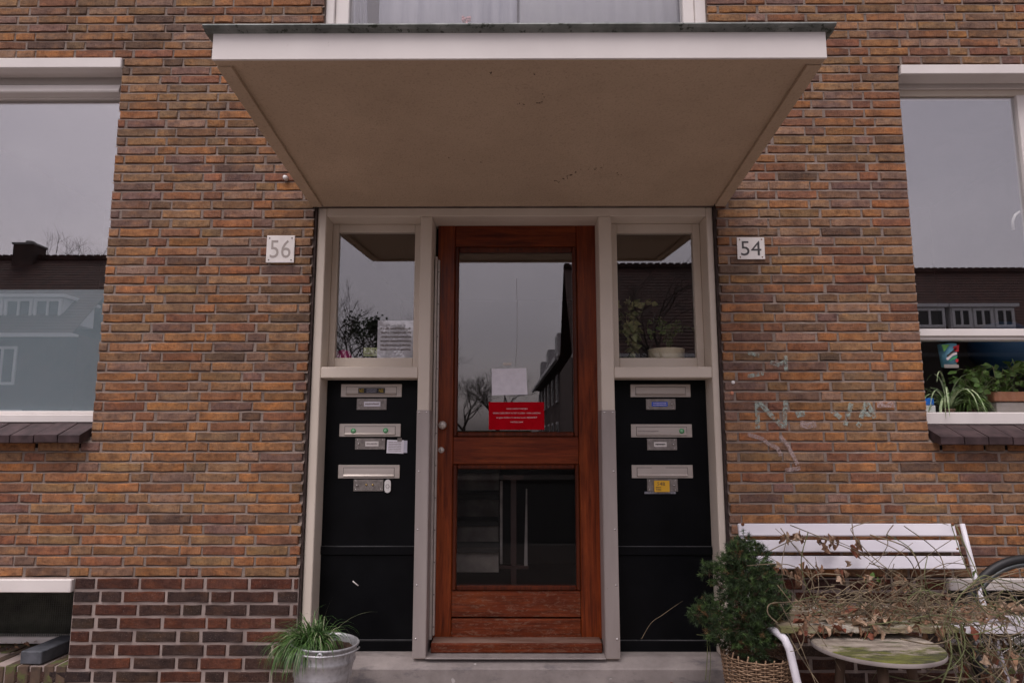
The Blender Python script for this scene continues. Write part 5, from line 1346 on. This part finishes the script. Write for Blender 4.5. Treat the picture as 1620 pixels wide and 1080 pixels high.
# painted cup, hung against the pane
cc = at(1504, 561, .165)
t = thing('painted_cup', (cc.x, .165, Z(580, .165)), 'paper cup painted in blue, green, red and white swirls against the lower pane', 'cup')
zc0, zc1 = Z(580, .165), Z(544, .165)
MB().lathe([(0, zc0), (.036, zc0), (.047, zc1), (.043, zc1), (.034, zc0 + .004)], (cc.x, .19, 0), 28).build('body', M['cupblue'], t)
for (m_, pts) in (('cupgreen', [(1490, 545), (1503, 545), (1494, 556)]), ('cupred', [(1508, 548), (1518, 545), (1517, 556), (1511, 556)]), ('letter', [(1497, 567), (1505, 559), (1514, 557), (1515, 560), (1507, 563), (1500, 570)]),
                  ('ink', [(1498, 562), (1508, 554), (1513, 549), (1514, 552), (1508, 558), (1500, 565)]), ('green', [(1502, 571), (1508, 565), (1515, 562), (1515, 565), (1507, 569)]), ('cupred', [(1513, 567), (1517, 568), (1516, 573), (1512, 572)])):
    MB().prism([(X(a, b_, .14), Z(b_, .14, a)) for a, b_ in pts], .1425, .1432, 'y').build('painted_patch', M[m_], t)
MB().box(X(1494, 577, .14), X(1517, 577, .14), .1425, .1432, Z(582, .14), Z(576.5, .14)).build('printed_band', M['greywood'], t)
o = thing('plastic_tub', (X(1472, 640, .17), .19, zp0), 'small clear tub with a blue lid at the left end of the window ledge', 'tub')
bx('body', M['potw'], o, X(1463, 640, .16), X(1481, 640, .16), .165, .22, zp0, Z(641, .16), .003); bx('lid', M['bluebox'], o, X(1463, 640, .16), X(1479, 640, .16), .163, .222, Z(641, .16) + .001, Z(629.5, .16), .004)
o = thing('planter_box', (X(1600, 640, .24), .26, zp0), 'long terracotta planter box at the lower right of the window ledge', 'planter')
bx('body', M['greywood'], o, X(1577, 645, .22), X(1640, 645, .22), .22, .32, zp0, Z(636, .22), .004); bx('rim', M['terracotta'], o, X(1573, 630, .21), X(1650, 630, .21), .21, .33, Z(635, .22), Z(620, .22), .004)
cbx = at(1590, 520, .5)
o = MB().lathe([(0, -.22), (.12, -.19), (.20, -.08), (.21, .0), (.18, .09), (.09, .15), (0, .17)], (cbx.x + .40, 1.1, cbx.z - .02), 24).build('exercise_ball', M['bluebag'], None); tag(o, 'big deep blue rounded bag in the dark room behind the right hand window', 'bag')

# ================================================================== ACROSS THE STREET (seen mirrored in the panes)
def house(x0, x1, yf, depth, eave, ridge, label, group, dorm=None, chim=None, wins=(), rot=0.0, piv=None):
    t = thing('terraced_house', ((x0+x1)/2, yf, 0), label, 'house', group)
    yb = yf - depth; ym = (yf + yb)/2; ov = .35
    MB().box(x0 + .01, x1 - .01, yb, yf, -.12, eave).build('wall', M['housebrick'], t)
    # roof with rows of tiles: a stepped surface
    rf = MB(); nrow = 28
    for s in (0, 1):
        ya = (yf + ov) if s == 0 else (yb - ov); nz = (ridge - eave)
        for i in range(nrow):
            t0, t1 = i/nrow, (i+1)/nrow
            y0_, y1_ = ya + (ym-ya)*t0, ya + (ym-ya)*t1; z0_, z1_ = eave + nz*t0, eave + nz*t1
            rf.prism([(y0_, z0_), (y0_, z0_ + .045), (y1_, z1_ + .02), (y1_, z1_)], x0, x1, 'x')
    rf.box(x0, x1, ym - .12, ym + .12, ridge - .02, ridge + .12)
    N = int((x1-x0)/.30)
    for i in range(N):
        xx = x0 + (x1-x0)*(i + .5)/N; rf.box(xx - .10, xx + .10, ym - .13, ym + .13, ridge + .121, ridge + .17)
    r_ = rf.build('roof', M['roof'], t)
    MB().box(x0, x1, yf + ov - .02, yf + ov + .12, eave - .14, eave - .002).build('gutter', M['housewhite'], t)
    MB().box(x0, x1, yf + .001, yf + ov - .021, eave - .10, eave - .003).build('eaves_board', M['housewhite'], t)
    def win(cx, z0, z1, wd, y, par):
        f = MB()
        f.box(cx - wd/2, cx - wd/2 + .1, y, y + .07, z0, z1).box(cx + wd/2 - .1, cx + wd/2, y, y + .07, z0, z1).box(cx - wd/2 + .101, cx + wd/2 - .101, y, y + .07, z0, z0 + .1).box(cx - wd/2 + .101, cx + wd/2 - .101, y, y + .07, z1 - .1, z1)
        f.box(cx - .04, cx + .04, y, y + .065, z0 + .101, z1 - .101)
        f = f.build('window', M['housewhite'], par)
        if par is t: MB().box(cx - wd/2 + .1, cx + wd/2 - .1, y + .01, y + .02, z0 + .1, z1 - .1).build('pane', M['bikeblack'], f)
        else: MB().box(cx - wd/2 + .1, cx + wd/2 - .1, y + .01, y + .02, z0 + .1, z1 - .1).build('dormer_pane', M['bikeblack'], par)
    for (cx, z0, z1, wd) in wins: win(cx, z0, z1, wd, yf + .002, t)
    for (cx, wd, zb_, zt2, k) in (dorm or ()):
        yd = yf - .5
        d = MB().box(cx - wd/2, cx + wd/2, yd - 2.0, yd, zb_, zt2).build('dormer', M['housewhite'], t)
        MB().box(cx - wd/2 - .12, cx + wd/2 + .12, yd - 2.2, yd + .15, zt2 + .001, zt2 + .13).build('dormer_roof', M['housewhite'], d)
        for i in range(k): win(cx - wd/2 + wd*(i + .5)/k, zb_ + .08, zt2 - .04, wd/k - .08, yd + .002, d)
    for cx in (chim or ()):
        c = MB().box(cx - .45, cx + .45, ym - .4, ym + .4, ridge - .9, ridge + .55).build('chimney', M['housebrick'], r_)
        MB().box(cx - .48, cx + .48, ym - .47, ym + .47, ridge + .551, ridge + .63).box(cx - .13, cx + .13, ym - .13, ym + .13, ridge + .631, ridge + .80).build('chimney_cap', M['kerb'], t)
    if rot:
        p = Vector(piv); t.location = p + Matrix.Rotation(R(rot), 3, 'Z') @ (t.location - p); t.rotation_euler.z = R(rot)
    return t
gH = 'houses across the street mirrored in the panes'
HL = 22.0
el, rl = mir(80, 529, HL, .13).z, mir(80, 410, HL + 3.5, .13).z
er, rr_ = mir(1540, 560, HL, .13).z, mir(1540, 430, HL + 3.5, .13).z
xs_ = mir(172, 440, HL + 3.5).x
ws = lambda a, b, e: [(a + (b-a)*.28, e - 1.9, e - .45, 1.5), (a + (b-a)*.74, e - 1.9, e - .45, 1.1), (a + (b-a)*.3, .9, 2.6, 2.0), (a + (b-a)*.78, .05, 2.4, 1.0)]
xd = mir(30, 487, HL + .5, .13).x
house(xs_ - 9.5, xs_ + 1.2, -HL, 7, el, rl, 'brick house with tiled roof, chimney and white dormer mirrored in the left hand window', None, [(xd, 3.4, mir(30, 507, HL+.5, .13).z, mir(30, 471, HL+.5, .13).z, 3)], [mir(50, 400, HL+3.5).x], ws(xs_-9.5, xs_+1.2, el))
house(xs_ - 20.5, xs_ - 9.6, -HL, 7, el, rl, 'tiled house without a chimney, mirrored at the far left', None, [(xs_ - 15, 3.4, el + .5, el + 1.7, 3)], [xs_ - 14], ws(xs_-20.5, xs_-9.6, el))
xr0 = 2.1
xd1, xd2 = mir(1470, 505, HL+.5, .13).x, mir(1555, 505, HL+.5, .13).x
zd0, zd1 = mir(1550, 521, HL+.5, .13).z, mir(1550, 486, HL+.5, .13).z
xmid = (xd1 + xd2)/2 - .05
house(xr0, 10.2, -HL, 7, er, rr_ + .25, 'dark corner house mirrored in the right sidelight behind the plants', None, None, None, ws(xr0, 10.2, er))
house(10.3, 27, -HL, 7, er, rr_, 'tiled house with two white dormers mirrored in the right hand window', None, [(xd1, 1.25, zd0, zd1, 1), (xd2, 2.45, zd0, zd1, 3)], None, ws(12, 20, er))
# the block down the side street: eaves running away from the camera
def side_block(x0, x1, y0, y1, eave, label, rot, piv):
    t = thing('side_street_house', (x0, y0, 0), label, 'house')
    MB().box(x0, x1, y1, y0, -.12, eave).build('wall', M['housebrick'], t)
    MB().prism([(x0 - .45, eave), (x0 - .45, eave + .06), ((x0+x1)/2, eave + 2.4), (x1 + .3, eave + .06), (x1 + .3, eave)], y0, y1, 'y').build('roof', M['roof'], t)
    MB().box(x0 - .62, x0 - .451, y1, y0, eave - .10, eave + .10).build('gutter', M['housewhite'], t)
    for i in range(3):
        yy = y0 - 1.5 - i*6.5
        MB().box(x0 - .35, x0 + 1.2, yy - 1.6, yy, eave + .35, eave + 1.45).build('dormer', M['housewhite'], t)
        MB().box(x0 - .34 - .02, x0 - .351, yy - 1.4, yy - .2, eave + .5, eave + 1.3).build('dormer_pane', M['bikeblack'], t)
    for i in range(7):
        for z0 in (.8, 3.4):
            yy = y0 - 2 - i*3.3
            MB().box(x0 - .05, x0 - .001, yy - 1.2, yy, z0, z0 + 1.5).build('window', M['housewhite'], t)
            MB().box(x0 - .07, x0 - .051, yy - 1.1, yy - .1, z0 + .1, z0 + 1.4).build('window_pane', M['bikeblack'], t)
    p = Vector(piv); t.location = p + Matrix.Rotation(R(rot), 3, 'Z') @ (t.location - p); t.rotation_euler.z = R(rot)
side_block(2.5, 9.8, -29.2, -52, 5.2, 'dark building with receding eaves mirrored at the right of the door pane', -1.5, (2.5, -29.2, 0))

def tree(x, y, h, lab, rg, spread=.42, thick=.16, lean=0, ever=False, depth=6):
    t = thing('bare_tree', (x, y, -.1), lab, 'tree'); mb = MB(); tw_ = MB(); lf = MB()
    MB().tube([(x, y, -.1), (x + lean*.3, y, h*.15), (x + lean*.6, y, h*.3)], [thick*1.25, thick, thick*.85], 10).build('trunk', M['bark'], t)
    def br_(p, d, L, r, k):
        q = p; pts = [p]; dd = d.normalized()
        for i in range(3):
            dd = (dd + Vector((rg.gauss(0, .13), rg.gauss(0, .13), rg.gauss(.03, .08)))).normalized(); q = q + dd*L/3; pts.append(q)
        (mb if k > 2 else tw_).tube(pts, [r, r*.85, r*.72, r*.6], 5 if k > 3 else 3, cap=False)
        if ever and k <= 3:
            for _ in range(10):
                c = pts[rg.randrange(1, 4)] + Vector((rg.gauss(0, .22), rg.gauss(0, .22), rg.gauss(0, .22))); e = Vector((rg.gauss(0, 1), rg.gauss(0, 1), rg.gauss(0, 1))).normalized()*rg.uniform(.06, .14); s = e.orthogonal()*.7
                lf.poly([c - e, c + s, c + e, c - s])
        if k == 0: return
        for i in range(3 if k > 1 else 4):
            e = Vector((rg.gauss(0, 1), rg.gauss(0, 1), rg.gauss(.1, .5))).normalized()
            br_(pts[rg.choice((2, 3, 3))], (dd*1.0 + e*rg.uniform(.5, .95)), L*rg.uniform(.62, .8), r*.55, k-1)
    p0 = Vector((x + lean*.6, y, h*.3))
    for i in range(3):
        a = i*2.1 + rg.uniform(0, 1); br_(p0 - Vector((0, 0, .3*i)), Vector((math.cos(a)*spread, math.sin(a)*spread, 1)), h*.235, thick*.6, depth-1)
    mb.build('limbs', M['bark'], t); tw_.build('twigs', M['bark'], t, kind='stuff')
    if ever: lf.build('crown', M['ever'], t, kind='stuff')
rg = random.Random(77)
def tpos(px, L): p = mir(px, 560, L); return p.x
tree(tpos(543, 42), -42, mir(543, 452, 42).z, 'bare tree mirrored at the left of the left sidelight', rg, .55, .22)
tree(tpos(606, 50), -50, mir(606, 462, 50).z, 'half evergreen tree mirrored in the middle of the left sidelight', rg, .5, .2, ever=True, depth=5)
tree(tpos(650, 52), -52, mir(650, 480, 52).z, 'smaller bare tree mirrored behind the lined papers', rg, .5, .2)
tree(tpos(735, 60), -60, mir(735, 580, 60).z, 'rounded bare tree mirrored at the lower left of the door pane', rg, .5, .2)
tree(tpos(788, 56), -56, mir(788, 560, 56).z, 'bare tree mirrored behind the paper notice on the door', rg, .6, .2)
tree(tpos(150, 34), -34, mir(150, 368, 34).z, 'thin bare tree mirrored above the roof in the left hand window', rg, .45, .2)
tree(tpos(1075, 17), -17, mir(1085, 340, 17).z, 'bare tree mirrored in the top corner of the right sidelight', rg, .6, .16, lean=.6)
MB().box(-14.5, 1.5, -64, -62.5, -.1, 2.2).build('hedge', M['ever'], None)
tag(bpy.data.objects['hedge'], 'long dark hedge closing the side street, mirrored low in the door pane', 'hedge')
